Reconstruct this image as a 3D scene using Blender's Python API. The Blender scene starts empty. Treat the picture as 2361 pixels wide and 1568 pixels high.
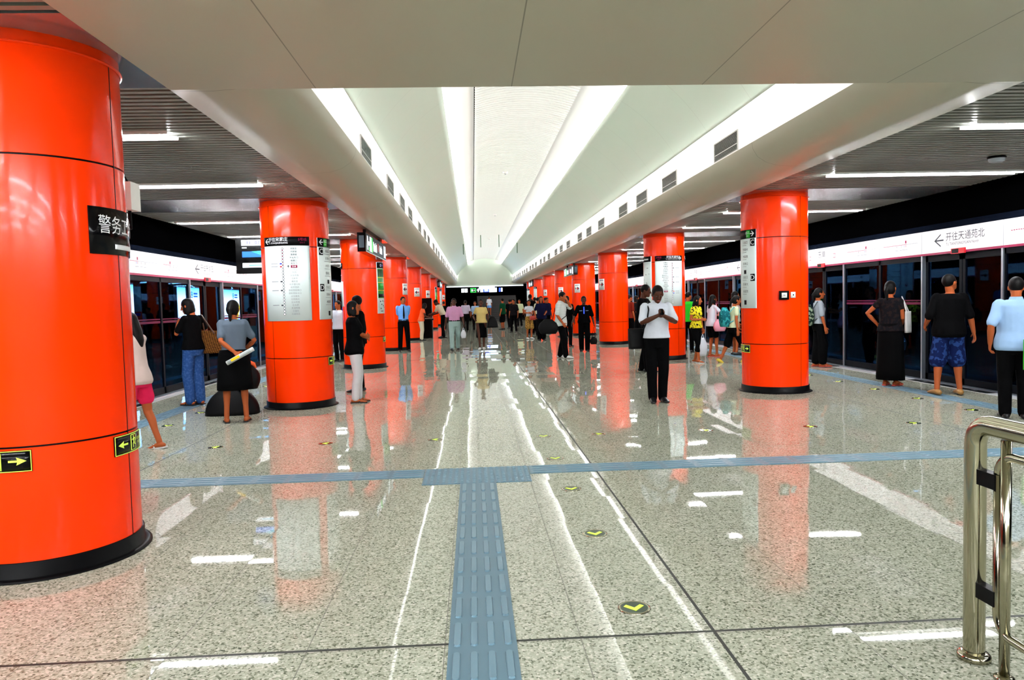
import bpy, bmesh, math, random
from mathutils import Vector, Matrix, Euler, Quaternion
from math import sin, cos, pi, radians

random.seed(5)
S = bpy.context.scene
COL = S.collection

# ---------------------------------------------------------------- camera, world, exposure
XCAM, HCAM = -1.04, 1.5
FPX = 1671.9
yaw, pitch, roll = 0.05197, 0.05196, -0.0252
fwd = Vector((sin(yaw) * cos(pitch), cos(yaw) * cos(pitch), -sin(pitch)))
r0 = Vector((cos(yaw), -sin(yaw), 0)); u0 = r0.cross(fwd)
rt = cos(roll) * r0 + sin(roll) * u0
up = -sin(roll) * r0 + cos(roll) * u0
cam = bpy.data.cameras.new('camera'); camo = bpy.data.objects.new('camera', cam); COL.objects.link(camo)
cam.sensor_width = 36.0; cam.lens = FPX / 2361 * 36.0; cam.clip_end = 300; cam.clip_start = 0.05
M = Matrix((rt, up, -fwd)).transposed().to_4x4(); M.translation = (XCAM, 0, HCAM)
camo.matrix_world = M
S.camera = camo
w = bpy.data.worlds.new('world'); S.world = w; w.use_nodes = True
w.node_tree.nodes['Background'].inputs[0].default_value = (0.6, 0.7, 1, 1)
w.node_tree.nodes['Background'].inputs[1].default_value = 0.0
S.view_settings.view_transform = 'Standard'; S.view_settings.look = 'None'
S.view_settings.gamma = 1.0; S.view_settings.exposure = 1.3; S.view_settings.use_curve_mapping = False
try:
    S.cycles.use_denoising = True
    S.cycles.max_bounces = 7; S.cycles.diffuse_bounces = 3; S.cycles.glossy_bounces = 4; S.cycles.use_adaptive_sampling = True; S.cycles.adaptive_threshold = 0.07; S.cycles.adaptive_min_samples = 16
    S.cycles.transparent_max_bounces = 16; S.cycles.sample_clamp_indirect = 6
    S.cycles.caustics_reflective = False; S.cycles.caustics_refractive = False
except Exception: pass
L_COVE, L_SLOT, L_TUBE, L_HEAD = 12.5, 11.0, 105.0, 0.24      # lamp strengths

# ---------------------------------------------------------------- materials
MATS = {}
def mat(name, col, rough=0.5, metal=0.0, spec=0.5, emit=0.0, ecol=None, coat=0.0):
    if name in MATS: return MATS[name]
    m = bpy.data.materials.new(name); m.use_nodes = True
    b = m.node_tree.nodes['Principled BSDF']
    b.inputs['Base Color'].default_value = (*col, 1); b.inputs['Roughness'].default_value = rough
    b.inputs['Metallic'].default_value = metal; b.inputs['Specular IOR Level'].default_value = spec
    if coat: b.inputs['Coat Weight'].default_value = coat; b.inputs['Coat Roughness'].default_value = 0.04
    if emit:
        b.inputs['Emission Color'].default_value = (*(ecol or col), 1); b.inputs['Emission Strength'].default_value = emit
    MATS[name] = m; return m
def nodes(m): return m.node_tree.nodes, m.node_tree.links, m.node_tree.nodes['Principled BSDF']
def math_(nt, op, a, b=None):
    n = nt.nodes.new('ShaderNodeMath'); n.operation = op
    for i, v in enumerate((a, b)):
        if v is None: continue
        if isinstance(v, (int, float)): n.inputs[i].default_value = v
        else: nt.links.new(v, n.inputs[i])
    return n.outputs[0]
def mixc(nt, fac, a, b):
    n = nt.nodes.new('ShaderNodeMix'); n.data_type = 'RGBA'
    for k, v in ((0, fac), (6, a), (7, b)):
        if isinstance(v, (int, float)): n.inputs[k].default_value = v
        elif isinstance(v, tuple): n.inputs[k].default_value = (*v, 1)
        else: nt.links.new(v, n.inputs[k])
    return n.outputs[2]
def noise(nt, scale, detail=3, rough=0.6, vec=None):
    n = nt.nodes.new('ShaderNodeTexNoise'); n.inputs['Scale'].default_value = scale
    n.inputs['Detail'].default_value = detail; n.inputs['Roughness'].default_value = rough
    if vec is None:
        tc = nt.nodes.new('ShaderNodeTexCoord'); vec = tc.outputs['Object']
    nt.links.new(vec, n.inputs['Vector']); return n.outputs['Fac']
def ramp(nt, fac, p):
    n = nt.nodes.new('ShaderNodeValToRGB'); nt.links.new(fac, n.inputs[0])
    e = n.color_ramp.elements
    e[0].position, e[0].color = p[0][0], (*p[0][1], 1); e[1].position, e[1].color = p[-1][0], (*p[-1][1], 1)
    for q in p[1:-1]:
        x = e.new(q[0]); x.color = (*q[1], 1)
    return n.outputs[0]
def linemask(nt, coord, period, off, width):
    a = math_(nt, 'SUBTRACT', coord, off - period / 2)
    a = math_(nt, 'MODULO', math_(nt, 'ADD', a, period * 200), period)
    a = math_(nt, 'ABSOLUTE', math_(nt, 'SUBTRACT', a, period / 2))
    return math_(nt, 'LESS_THAN', a, width / 2)

def make_floor():
    m = mat('granite_floor', (0.6, 0.58, 0.5), 0.13, 0, 0.22); nt = m.node_tree; N, Lk, b = nodes(m)
    tc = N.new('ShaderNodeTexCoord'); sx = N.new('ShaderNodeSeparateXYZ'); Lk.new(tc.outputs['Object'], sx.inputs[0])
    X, Y = sx.outputs[0], sx.outputs[1]
    v = N.new('ShaderNodeTexVoronoi'); v.inputs['Scale'].default_value = 105; Lk.new(tc.outputs['Object'], v.inputs['Vector'])
    sp = N.new('ShaderNodeSeparateColor'); Lk.new(v.outputs['Color'], sp.inputs[0])
    c = ramp(nt, sp.outputs[0], [(0.0, (0.07, 0.08, 0.055)), (0.12, (0.19, 0.20, 0.145)), (0.27, (0.40, 0.41, 0.325)), (0.75, (0.49, 0.50, 0.41)), (1.0, (0.72, 0.70, 0.62))])
    big = noise(nt, 0.9, 2)
    c = mixc(nt, math_(nt, 'MULTIPLY', big, 0.30), c, (0.24, 0.30, 0.20))
    thin = math_(nt, 'MAXIMUM', linemask(nt, X, 0.603, 0.0, 0.005), linemask(nt, Y, 0.58, 3.12, 0.004))
    thick = math_(nt, 'MAXIMUM', linemask(nt, X, 4.22, 0.0, 0.016), linemask(nt, Y, 29.0, 3.14, 0.02))
    c = mixc(nt, math_(nt, 'MULTIPLY', thin, 0.75), c, (0.10, 0.10, 0.08))
    c = mixc(nt, thick, c, (0.035, 0.04, 0.035))
    Lk.new(c, b.inputs['Base Color'])
    r = math_(nt, 'ADD', math_(nt, 'MULTIPLY', noise(nt, 2.2, 3), 0.028), 0.006)
    r = math_(nt, 'ADD', r, math_(nt, 'MULTIPLY', math_(nt, 'MAXIMUM', thin, thick), 0.5))
    Lk.new(r, b.inputs['Roughness'])
    # each slab is laid very slightly out of level
    cb = N.new('ShaderNodeCombineXYZ'); Lk.new(math_(nt, 'FLOOR', math_(nt, 'DIVIDE', X, 0.603)), cb.inputs[0]); Lk.new(math_(nt, 'FLOOR', math_(nt, 'DIVIDE', math_(nt, 'SUBTRACT', Y, 3.12), 0.58)), cb.inputs[1])
    wn = N.new('ShaderNodeTexWhiteNoise'); wn.noise_dimensions = '2D'; Lk.new(cb.outputs[0], wn.inputs['Vector'])
    def vm(op, a, v):
        n = N.new('ShaderNodeVectorMath'); n.operation = op; Lk.new(a, n.inputs[0]); n.inputs[1].default_value = v; return n.outputs[0]
    vv = vm('ADD', vm('MULTIPLY', vm('SUBTRACT', wn.outputs['Color'], (0.5, 0.5, 0.5)), (0.012, 0.012, 0.0)), (0, 0, 1))
    nn = N.new('ShaderNodeVectorMath'); nn.operation = 'NORMALIZE'; Lk.new(vv, nn.inputs[0]); Lk.new(nn.outputs[0], b.inputs['Normal'])
    return m
FLOOR = make_floor()
def make_ceiling():
    m = mat('grey_painted_panel', (0.55, 0.53, 0.44), 0.42, 0, 0.4); nt = m.node_tree; N, Lk, b = nodes(m)
    tc = N.new('ShaderNodeTexCoord'); sx = N.new('ShaderNodeSeparateXYZ'); Lk.new(tc.outputs['Object'], sx.inputs[0])
    c = mixc(nt, noise(nt, 1.6, 3), (0.47, 0.475, 0.37), (0.49, 0.435, 0.355))
    ln = math_(nt, 'MULTIPLY', linemask(nt, sx.outputs[0], 1.40, -0.72, 0.008), math_(nt, 'LESS_THAN', sx.outputs[1], 5.33))
    ln = math_(nt, 'MULTIPLY', ln, math_(nt, 'LESS_THAN', math_(nt, 'ABSOLUTE', sx.outputs[0]), 2.5))
    ln2 = math_(nt, 'MULTIPLY', linemask(nt, sx.outputs[1], 3.305, 5.37, 0.008), math_(nt, 'GREATER_THAN', math_(nt, 'ABSOLUTE', sx.outputs[0]), 2.3))
    c = mixc(nt, math_(nt, 'MULTIPLY', math_(nt, 'MAXIMUM', ln, ln2), 0.7), c, (0.12, 0.11, 0.08))
    Lk.new(c, b.inputs['Base Color']); return m
CEIL = make_ceiling()
def make_vault(name, c1, c2, per):
    m = mat(name, c1, 0.4, 0, 0.4); nt = m.node_tree; N, Lk, b = nodes(m)
    tc = N.new('ShaderNodeTexCoord'); sx = N.new('ShaderNodeSeparateXYZ'); Lk.new(tc.outputs['Object'], sx.inputs[0])
    c = mixc(nt, noise(nt, 0.8, 3), c1, c2)
    c = mixc(nt, math_(nt, 'MULTIPLY', linemask(nt, sx.outputs[1], per, 5.4, 0.012), 0.22), c, (0.3, 0.3, 0.27))
    Lk.new(c, b.inputs['Base Color']); return m
VAULT = make_vault('vault_panel', (0.62, 0.76, 0.64), (0.70, 0.74, 0.66), 1.65)
VAULTC = make_vault('vault_corrugated_panel', (0.86, 0.85, 0.82), (0.84, 0.86, 0.82), 1.65)
def make_orange():
    m = mat('orange_enamel', (0.92, 0.030, 0.0), 0.17, 0, 0.16, coat=0.06); nt = m.node_tree; N, Lk, b = nodes(m)
    c = mixc(nt, noise(nt, 1.3, 2), (0.97, 0.040, 0.0003), (0.98, 0.032, 0.0003)); Lk.new(c, b.inputs['Base Color']); return m
ORANGE = make_orange()
def make_glass(name, tint, refl):
    m = bpy.data.materials.new(name); m.use_nodes = True; nt = m.node_tree; nt.nodes.clear()
    o = nt.nodes.new('ShaderNodeOutputMaterial'); t = nt.nodes.new('ShaderNodeBsdfTransparent'); t.inputs[0].default_value = (*tint, 1)
    g = nt.nodes.new('ShaderNodeBsdfGlossy'); g.inputs['Roughness'].default_value = 0.02; g.inputs[0].default_value = (*refl, 1)
    f = nt.nodes.new('ShaderNodeFresnel'); f.inputs[0].default_value = 1.5
    mx = nt.nodes.new('ShaderNodeMixShader'); ge = nt.nodes.new('ShaderNodeNewGeometry'); nt.links.new(math_(nt, 'MULTIPLY', f.outputs[0], math_(nt, 'SUBTRACT', 1.0, ge.outputs['Backfacing'])), mx.inputs[0])
    nt.links.new(t.outputs[0], mx.inputs[1]); nt.links.new(g.outputs[0], mx.inputs[2]); nt.links.new(mx.outputs[0], o.inputs[0])
    MATS[name] = m; return m
GLASS = make_glass('screen_door_glass', (0.62, 0.74, 0.92), (0.10, 0.34, 0.75))
def make_cloth(name, col, pat=None, col2=None, scale=40):
    if name in MATS: return MATS[name]
    m = mat(name, col, 0.9, 0, 0.04); nt = m.node_tree; N, Lk, b = nodes(m)
    if pat is None:
        d = tuple(x * 0.8 for x in col); c = mixc(nt, noise(nt, 9, 3), col, d)
    elif pat == 'spots':
        c = ramp(nt, noise(nt, scale, 2, 0.5), [(0.0, col), (0.52, col), (0.56, col2), (1.0, col2)])
    elif pat == 'check':
        tc = N.new('ShaderNodeTexCoord'); mp = N.new('ShaderNodeMapping'); mp.inputs['Rotation'].default_value = (0.6, 0.785, 0.5)
        Lk.new(tc.outputs['Object'], mp.inputs[0]); k = N.new('ShaderNodeTexChecker'); k.inputs['Scale'].default_value = scale
        k.inputs['Color1'].default_value = (*col, 1); k.inputs['Color2'].default_value = (*col2, 1); Lk.new(mp.outputs[0], k.inputs['Vector']); c = k.outputs[0]
    elif pat == 'stripe':
        tc = N.new('ShaderNodeTexCoord'); sx = N.new('ShaderNodeSeparateXYZ'); Lk.new(tc.outputs['Object'], sx.inputs[0])
        c = mixc(nt, linemask(nt, sx.outputs[2], scale, 0, scale * 0.35), col, col2)
    Lk.new(c, b.inputs['Base Color']); MATS[name] = m; return m
SLAT = mat('brushed_slat', (0.27, 0.28, 0.245), 0.42, 0.2, 0.3)
BAND = mat('polished_ceiling_panel', (0.42, 0.45, 0.47), 0.16, 0.75, 0.5)
BLACK = mat('black_paint', (0.002, 0.002, 0.0025), 0.4, 0, 0.08)
VOID = mat('black_void', (0.0008, 0.0008, 0.001), 0.9, 0, 0.0)
GLOSSB = mat('black_gloss', (0.002, 0.002, 0.0025), 0.15, 0, 0.12)
WHITE = mat('white_enamel', (0.82, 0.81, 0.79), 0.35, 0, 0.4)
BOARD = mat('pale_board', (0.74, 0.84, 0.85), 0.22, 0, 0.3)
INK = mat('dark_ink', (0.03, 0.035, 0.05), 0.5, 0, 0.2)
GREYINK = mat('grey_ink', (0.30, 0.33, 0.36), 0.5, 0, 0.2)
PALEINK = mat('white_ink', (0.85, 0.86, 0.9), 0.5, 0, 0.2)
MAGENTA = mat('magenta_ink', (0.30, 0.003, 0.06), 0.4, 0, 0.3)
STRIPEM = mat('dark_magenta_stripe', (0.10, 0.002, 0.03), 0.5, 0, 0.1)
REDINK = mat('red_ink', (0.6, 0.01, 0.02), 0.4, 0, 0.3)
BLUEINK = mat('blue_ink', (0.01, 0.02, 0.5), 0.4, 0, 0.3)
YELINK = mat('yellow_ink', (0.9, 0.6, 0.0), 0.4, 0, 0.3)
GREENINK = mat('green_ink', (0.02, 0.45, 0.03), 0.4, 0, 0.3)
CHROME = mat('stainless_steel', (0.40, 0.375, 0.27), 0.14, 1.0, 0.5)
STEEL = mat('satin_steel', (0.45, 0.50, 0.56), 0.3, 0.9, 0.5)
DKSTEEL = mat('dark_door_metal', (0.002, 0.003, 0.005), 0.5, 0.0, 0.05)
BLUEMETAL = mat('blue_grey_door_metal', (0.04, 0.06, 0.12), 0.22, 0.85, 0.5)
TACT = mat('tactile_rubber', (0.10, 0.19, 0.25), 0.42, 0, 0.4)
TACTB = mat('tactile_rubber_raised', (0.13, 0.24, 0.31), 0.36, 0, 0.45)
LUMGREEN = mat('luminous_yellow_green', (0.62, 0.80, 0.10), 0.5, 0, 0.2, 0.12)
DKGREEN = mat('dark_green_disc', (0.004, 0.03, 0.012), 0.2, 0, 0.5)
COVE = mat('cove_lamp', (1, 1, 1), 0.5, 0, 0.2, L_COVE, (0.97, 1, 0.985))
SLOTL = mat('slot_lamp', (1, 1, 1), 0.5, 0, 0.2, L_SLOT, (1, 1, 1))
TUBE = mat('fluorescent_tube', (1, 1, 1), 0.5, 0, 0.2, L_TUBE, (0.97, 0.985, 1))
HEAD = mat('lit_header_panel', (0.55, 0.53, 0.54), 0.3, 0, 0.4, L_HEAD, (1, 0.94, 0.98))
FASCIA = mat('glowing_white_cove_panel', (0.82, 0.79, 0.78), 0.4, 0, 0.3, 0.26, (1, 0.94, 0.93))  # plain white fascia; faint glow added in place of lamp light falling on it
SIGNLIT = mat('lit_sign_white', (0.9, 0.95, 1), 0.4, 0, 0.3, 0.55, (0.85, 0.93, 1))
SIGNBLUE = mat('lit_sign_blue', (0.05, 0.1, 0.9), 0.4, 0, 0.3, 1.1, (0.02, 0.06, 0.9))
SIGNGREEN = mat('lit_sign_green', (0.05, 0.6, 0.1), 0.4, 0, 0.3, 0.7, (0.02, 0.7, 0.06))
LAMPBLUE = mat('blue_white_lamp', (0.8, 0.9, 1), 0.4, 0, 0.3, 5.0, (0.30, 0.58, 1.0))
SCREENB = mat('screen_blue', (0.02, 0.15, 0.8), 0.3, 0, 0.3, 0.6, (0.01, 0.2, 0.95))
SCREENC = mat('screen_cyan', (0.05, 0.6, 0.9), 0.3, 0, 0.3, 0.8, (0.03, 0.55, 0.95))

# ---------------------------------------------------------------- mesh builder
class MB:
    def __init__(s): s.bm = bmesh.new(); s.mats = []
    def mi(s, m):
        if m not in s.mats: s.mats.append(m)
        return s.mats.index(m)
    def face(s, vs, m, smooth=False):
        try: f = s.bm.faces.new(vs)
        except ValueError: return
        f.material_index = s.mi(m); f.smooth = smooth
    def grid(s, P, m, smooth=True, closed_u=False, closed_v=False):
        V = [[s.bm.verts.new(p) for p in row] for row in P]
        nu, nv = len(V), len(V[0])
        for i in range(nu if closed_u else nu - 1):
            for j in range(nv if closed_v else nv - 1):
                s.face((V[i][j], V[i][(j + 1) % nv], V[(i + 1) % nu][(j + 1) % nv], V[(i + 1) % nu][j]), m, smooth)
        return V
    def hexa(s, p, m):
        v = [s.bm.verts.new(q) for q in p]
        for f in ((0, 3, 2, 1), (4, 5, 6, 7), (0, 1, 5, 4), (1, 2, 6, 5), (2, 3, 7, 6), (3, 0, 4, 7)): s.face([v[i] for i in f], m)
    def box(s, a, b, m, rz=0.0, c=None):
        (x0, y0, z0), (x1, y1, z1) = a, b
        p = [(x0, y0, z0), (x1, y0, z0), (x1, y1, z0), (x0, y1, z0), (x0, y0, z1), (x1, y0, z1), (x1, y1, z1), (x0, y1, z1)]
        if rz:
            c = c or ((x0 + x1) / 2, (y0 + y1) / 2)
            p = [(c[0] + (q[0] - c[0]) * cos(rz) - (q[1] - c[1]) * sin(rz), c[1] + (q[0] - c[0]) * sin(rz) + (q[1] - c[1]) * cos(rz), q[2]) for q in p]
        s.hexa(p, m)
    def lathe(s, prof, m, n=48, c=(0, 0), cap=True):
        rows = [[(c[0] + r * cos(2 * pi * k / n), c[1] + r * sin(2 * pi * k / n), z) for k in range(n)] for r, z in prof]
        V = s.grid(rows, m, True, False, True)
        if cap:
            s.face(list(reversed(V[0])), m); s.face(V[-1], m)
        return V
    def tube(s, pts, rad, m, n=12, capr=True):
        pts = [Vector(p) for p in pts]
        if isinstance(rad, (int, float)): rad = [rad] * len(pts)
        rad = [r if isinstance(r, tuple) else (r, r) for r in rad]
        rows = []; nrm = None
        if capr:   # rounded ends
            d0 = (pts[0] - pts[1]).normalized(); d1 = (pts[-1] - pts[-2]).normalized()
            A_, B_ = rad[0], rad[-1]; a, b = min(A_), min(B_); sc = lambda q, k: (q[0] * k, q[1] * k)
            pts = [pts[0] + d0 * a * 0.92, pts[0] + d0 * a * 0.6] + pts + [pts[-1] + d1 * b * 0.6, pts[-1] + d1 * b * 0.92]
            rad = [sc(A_, 0.35), sc(A_, 0.8)] + rad + [sc(B_, 0.8), sc(B_, 0.35)]
        for i, p in enumerate(pts):
            t = (pts[min(i + 1, len(pts) - 1)] - pts[max(i - 1, 0)]).normalized()
            if nrm is None:
                nrm = t.cross(Vector((0, 0, 1)))
                nrm = nrm.normalized() if nrm.length > 0.02 else Vector((1, 0, 0))
            else:
                nrm = (nrm - t * nrm.dot(t)).normalized()
            bn = t.cross(nrm)
            ra, rb = rad[i]
            rows.append([p + nrm * ra * cos(2 * pi * k / n) + bn * rb * sin(2 * pi * k / n) for k in range(n)])
        V = s.grid(rows, m, True, False, True)
        s.face(list(reversed(V[0])), m, True); s.face(V[-1], m, True)
    def rings(s, rows, m, cap=True):
        V = s.grid(rows, m, True, False, True)
        if cap:
            s.face(list(reversed(V[0])), m, True); s.face(V[-1], m, True)
    def ell(s, c, r, m, R=None, nu=12, nv=16):
        c = Vector(c); rows = []
        for i in range(nu + 1):
            a = -pi / 2 + pi * (0.04 + 0.92 * i / nu)
            row = []
            for k in range(nv):
                v = Vector((r[0] * cos(a) * cos(2 * pi * k / nv), r[1] * cos(a) * sin(2 * pi * k / nv), r[2] * sin(a)))
                if R: v = R @ v
                row.append(c + v)
            rows.append(row)
        s.rings(rows, m)
    def prism(s, poly, z0, z1, m, fn=None):
        fn = fn or (lambda x, y, z: (x, y, z))
        a = [s.bm.verts.new(fn(x, y, z0)) for x, y in poly]; b = [s.bm.verts.new(fn(x, y, z1)) for x, y in poly]
        s.face(list(reversed(a)), m); s.face(b, m); n = len(poly)
        for i in range(n): s.face((a[i], a[(i + 1) % n], b[(i + 1) % n], b[i]), m)
    def text(s, txt, size, u, v, m, fn, d=0.004, align='CENTER', wide=1.0):
        cu = bpy.data.curves.new('t', 'FONT'); cu.body = txt; cu.size = size; cu.align_x = align; cu.resolution_u = 2
        o = bpy.data.objects.new('t', cu); COL.objects.link(o)
        me = bpy.data.meshes.new_from_object(o.evaluated_get(bpy.context.evaluated_depsgraph_get()))
        V = [s.bm.verts.new(fn(u + q.co.x * wide, v + q.co.y, d)) for q in me.vertices]
        for p in me.polygons: s.face([V[i] for i in p.vertices], m)
        bpy.data.objects.remove(o); bpy.data.curves.remove(cu); bpy.data.meshes.remove(me)
    def rect(s, u0, v0, u1, v1, d0, d1, m, fn, n=1):
        us = [u0 + (u1 - u0) * i / n for i in range(n + 1)]
        f = s.grid([[fn(u, v0, d1), fn(u, v1, d1)] for u in us], m, n > 1)
        if d0 != d1:
            bk = s.grid([[fn(u, v1, d0), fn(u, v0, d0)] for u in us], m, n > 1)
            for i in range(n):
                s.face((f[i][0], f[i + 1][0], bk[i + 1][1], bk[i][1]), m); s.face((f[i + 1][1], f[i][1], bk[i][0], bk[i + 1][0]), m)
            s.face((f[0][1], f[0][0], bk[0][1], bk[0][0]), m); s.face((f[n][0], f[n][1], bk[n][0], bk[n][1]), m)
    def poly(s, pts, d, m, fn): s.face([s.bm.verts.new(fn(u, v, d)) for u, v in pts], m)
    def disc(s, u, v, r, d, m, fn, n=14): s.poly([(u + r * cos(2 * pi * k / n), v + r * sin(2 * pi * k / n)) for k in range(n)], d, m, fn)
    def build(s, name, parent=None, loc=(0, 0, 0), fix=True):
        if fix: bmesh.ops.recalc_face_normals(s.bm, faces=s.bm.faces[:])
        me = bpy.data.meshes.new(name); s.bm.to_mesh(me); s.bm.free()
        for m in s.mats: me.materials.append(m)
        o = bpy.data.objects.new(name, me); COL.objects.link(o); o.location = loc
        if parent: o.parent = parent
        return o
def tag(o, label, cat, group=None):
    o['label'] = label; o['category'] = cat
    if group: o['group'] = group
    return o
def empty(name, loc=(0, 0, 0), rz=0.0):
    o = bpy.data.objects.new(name, None); COL.objects.link(o); o.location = loc; o.rotation_euler = (0, 0, rz); o.empty_display_size = 0.1; return o
def struct(mb, name):
    o = mb.build(name, fix=False); o['kind'] = 'structure'; return o
def dup(o, loc=None, rz=None):
    c = o.copy(); COL.objects.link(c)
    if loc is not None: c.location = loc
    if rz is not None: c.rotation_euler = (0, 0, rz)
    for ch in list(o.children):
        d = ch.copy(); COL.objects.link(d); d.parent = c
        for g in list(ch.children):
            e = g.copy(); COL.objects.link(e); e.parent = d
    return c
ORD = 'first second third fourth fifth sixth seventh eighth ninth tenth eleventh twelfth thirteenth fourteenth fifteenth sixteenth seventeenth eighteenth nineteenth twentieth'.split()
SIDE = {-1: 'left', 1: 'right'}
def flat(o, ux, uy, un):     # painter frame on a flat board: origin, u axis, v axis, outward normal
    o, ux, uy, un = Vector(o), Vector(ux), Vector(uy), Vector(un)
    return lambda u, v, d: o + ux * u + uy * v + un * d
def cyl(r, th0=0.0):         # painter frame wrapped on a column of radius r; u is arc length from th0 (degrees, 0 faces -y)
    return lambda u, v, d: Vector(((r + d) * sin(radians(th0) + u / r), -(r + d) * cos(radians(th0) + u / r), v))

# ---------------------------------------------------------------- the setting
Y0, Y1 = -9.0, 62.5
mb = MB(); mb.grid([[(-6.6, Y0, 0), (6.6, Y0, 0)], [(-6.6, 78, 0), (6.6, 78, 0)]], FLOOR, False); struct(mb, 'floor')
PALEST = mat('pale_edge_stone', (0.66, 0.68, 0.70), 0.16, 0, 0.5)
for s in (-1, 1):
    mb = MB(); mb.box((s * 6.34 if s > 0 else -6.6, Y0, 0.0), (6.6 if s > 0 else -6.34, Y1, 0.004), PALEST)
    mb.box((min(s * 6.5, s * 6.62), Y0, 0.004), (max(s * 6.5, s * 6.62), Y1, 0.02), STEEL); o = struct(mb, 'trim_%d' % (1 if s < 0 else 2))
# ceiling: flat part before the vault, soffits with rounded nose, lower fascia
mb = MB(); ZS = 3.06
mb.grid([[(-3.14, Y0, ZS), (-3.14, 5.33, ZS)], [(3.14, Y0, ZS), (3.14, 5.33, ZS)]], CEIL, False)
mb.grid([[(-2.6, 5.33, ZS), (-2.6, 5.33, 5.6)], [(2.6, 5.33, ZS), (2.6, 5.33, 5.6)]], CEIL, False)
for s in (-1, 1):
    prof = [(3.14, 3.16), (3.14, ZS), (2.86, ZS), (2.66, 3.075), (2.53, 3.115), (2.43, 3.18), (2.375, 3.27), (2.36, 3.35)]
    mb.grid([[(s * x, 5.33, z), (s * x, Y1, z)] for x, z in prof], CEIL, True)
struct(mb, 'ceiling')
for s in (-1, 1):     # vent fascia and the recess above it with its hidden lamp
    mb = MB()
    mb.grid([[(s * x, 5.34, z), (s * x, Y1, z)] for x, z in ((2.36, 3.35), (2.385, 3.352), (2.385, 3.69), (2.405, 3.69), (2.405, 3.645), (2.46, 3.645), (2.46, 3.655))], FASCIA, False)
    mb.grid([[(s * 2.37, 5.34, 3.842), (s * 2.37, Y1, 3.842)], [(s * 2.60, 5.34, 3.84), (s * 2.60, Y1, 3.84)]], WHITE, False)
    struct(mb, 'trim_%d' % (3 if s < 0 else 4))
def arc(a0, a1, n, R=2.777, zc=2.41):
    return [(R * sin(a0 + (a1 - a0) * i / n), zc + R * cos(a0 + (a1 - a0) * i / n)) for i in range(n + 1)]
mb = MB()
aV, aS, aC = math.atan2(2.39, 1.43), math.atan2(1.43, 2.38), math.asin(0.91 / 2.90)
for s in (-1, 1):
    A = arc(aV, aS, 14)
    mb.grid([[(s * x, 5.34, z), (s * x, Y1, z)] for x, z in A + [(2.84 * sin(aS), 2.41 + 2.84 * cos(aS)), (2.84 * sin(aS + 0.006), 2.41 + 2.84 * cos(aS + 0.006))]], VAULT, True)
ys = []; y = 5.34
while y < Y1: ys.append(y); y += 0.15
rowsC = []
for y in ys:
    for dy, dr in ((0, 0.0), (0.10, 0.0), (0.105, 0.016), (0.145, 0.016)):
        rowsC.append([(x, y + dy, z) for x, z in arc(-aC, aC, 10, 2.90 + dr)])
mb.grid(rowsC, VAULTC, False)
for s in (-1, 1):     # white recess between side panel and centre panel
    A = arc(aS + 0.05, aC + 0.0, 5, 2.955)
    mb.grid([[(s * x, 5.34, z), (s * x, Y1, z)] for x, z in A], WHITE, True)
struct(mb, 'ceiling_vault')
mb = MB()             # end wall of the vault
B = [(-3.3, 2.9), (3.3, 2.9), (3.3, 3.3)] + [(x, z) for x, z in arc(aV, -aV, 26, 2.95)] + [(-3.3, 3.3)]
mb.face([mb.bm.verts.new((x, Y1, z)) for x, z in B], VAULT); struct(mb, 'wall_end')
for s in (-1, 1):     # lamps hidden in the coves: long strips
    mb = MB(); mb.grid([[(s * x, 5.34, z), (s * x, Y1, z)] for x, z in ((2.46, 3.655), (2.52, 3.655), (2.56, 3.70), (2.58, 3.84))], WHITE, False)
    struct(mb, 'trim_%d' % (5 if s < 0 else 6))
    mb = MB(); mb.box((min(s * 2.41, s * 2.455), 5.4, 3.658), (max(s * 2.41, s * 2.455), Y1 - 0.05, 3.672), COVE)
    o = mb.build('cove_strip_light', fix=False); tag(o, 'long white cove strip light along the vent fascia, %s of the vault' % SIDE[s], 'light', 'cove lights of the vault')
    a0 = aS + 0.030
    mb = MB(); mb.grid([[(s * x, 5.4, z), (s * x, Y1 - 0.05, z)] for x, z in [(R_ * sin(a0), 2.41 + R_ * cos(a0)) for R_ in (2.79, 2.94)]], SLOTL, False)
    o = mb.build('slot_strip_light', fix=False); tag(o, 'long white strip light in the upper slot, %s of the ribbed centre panel' % SIDE[s], 'light', 'cove lights of the vault')
CY0, CS, CX, CR = 4.65, 6.61, 3.72, 0.5
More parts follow.
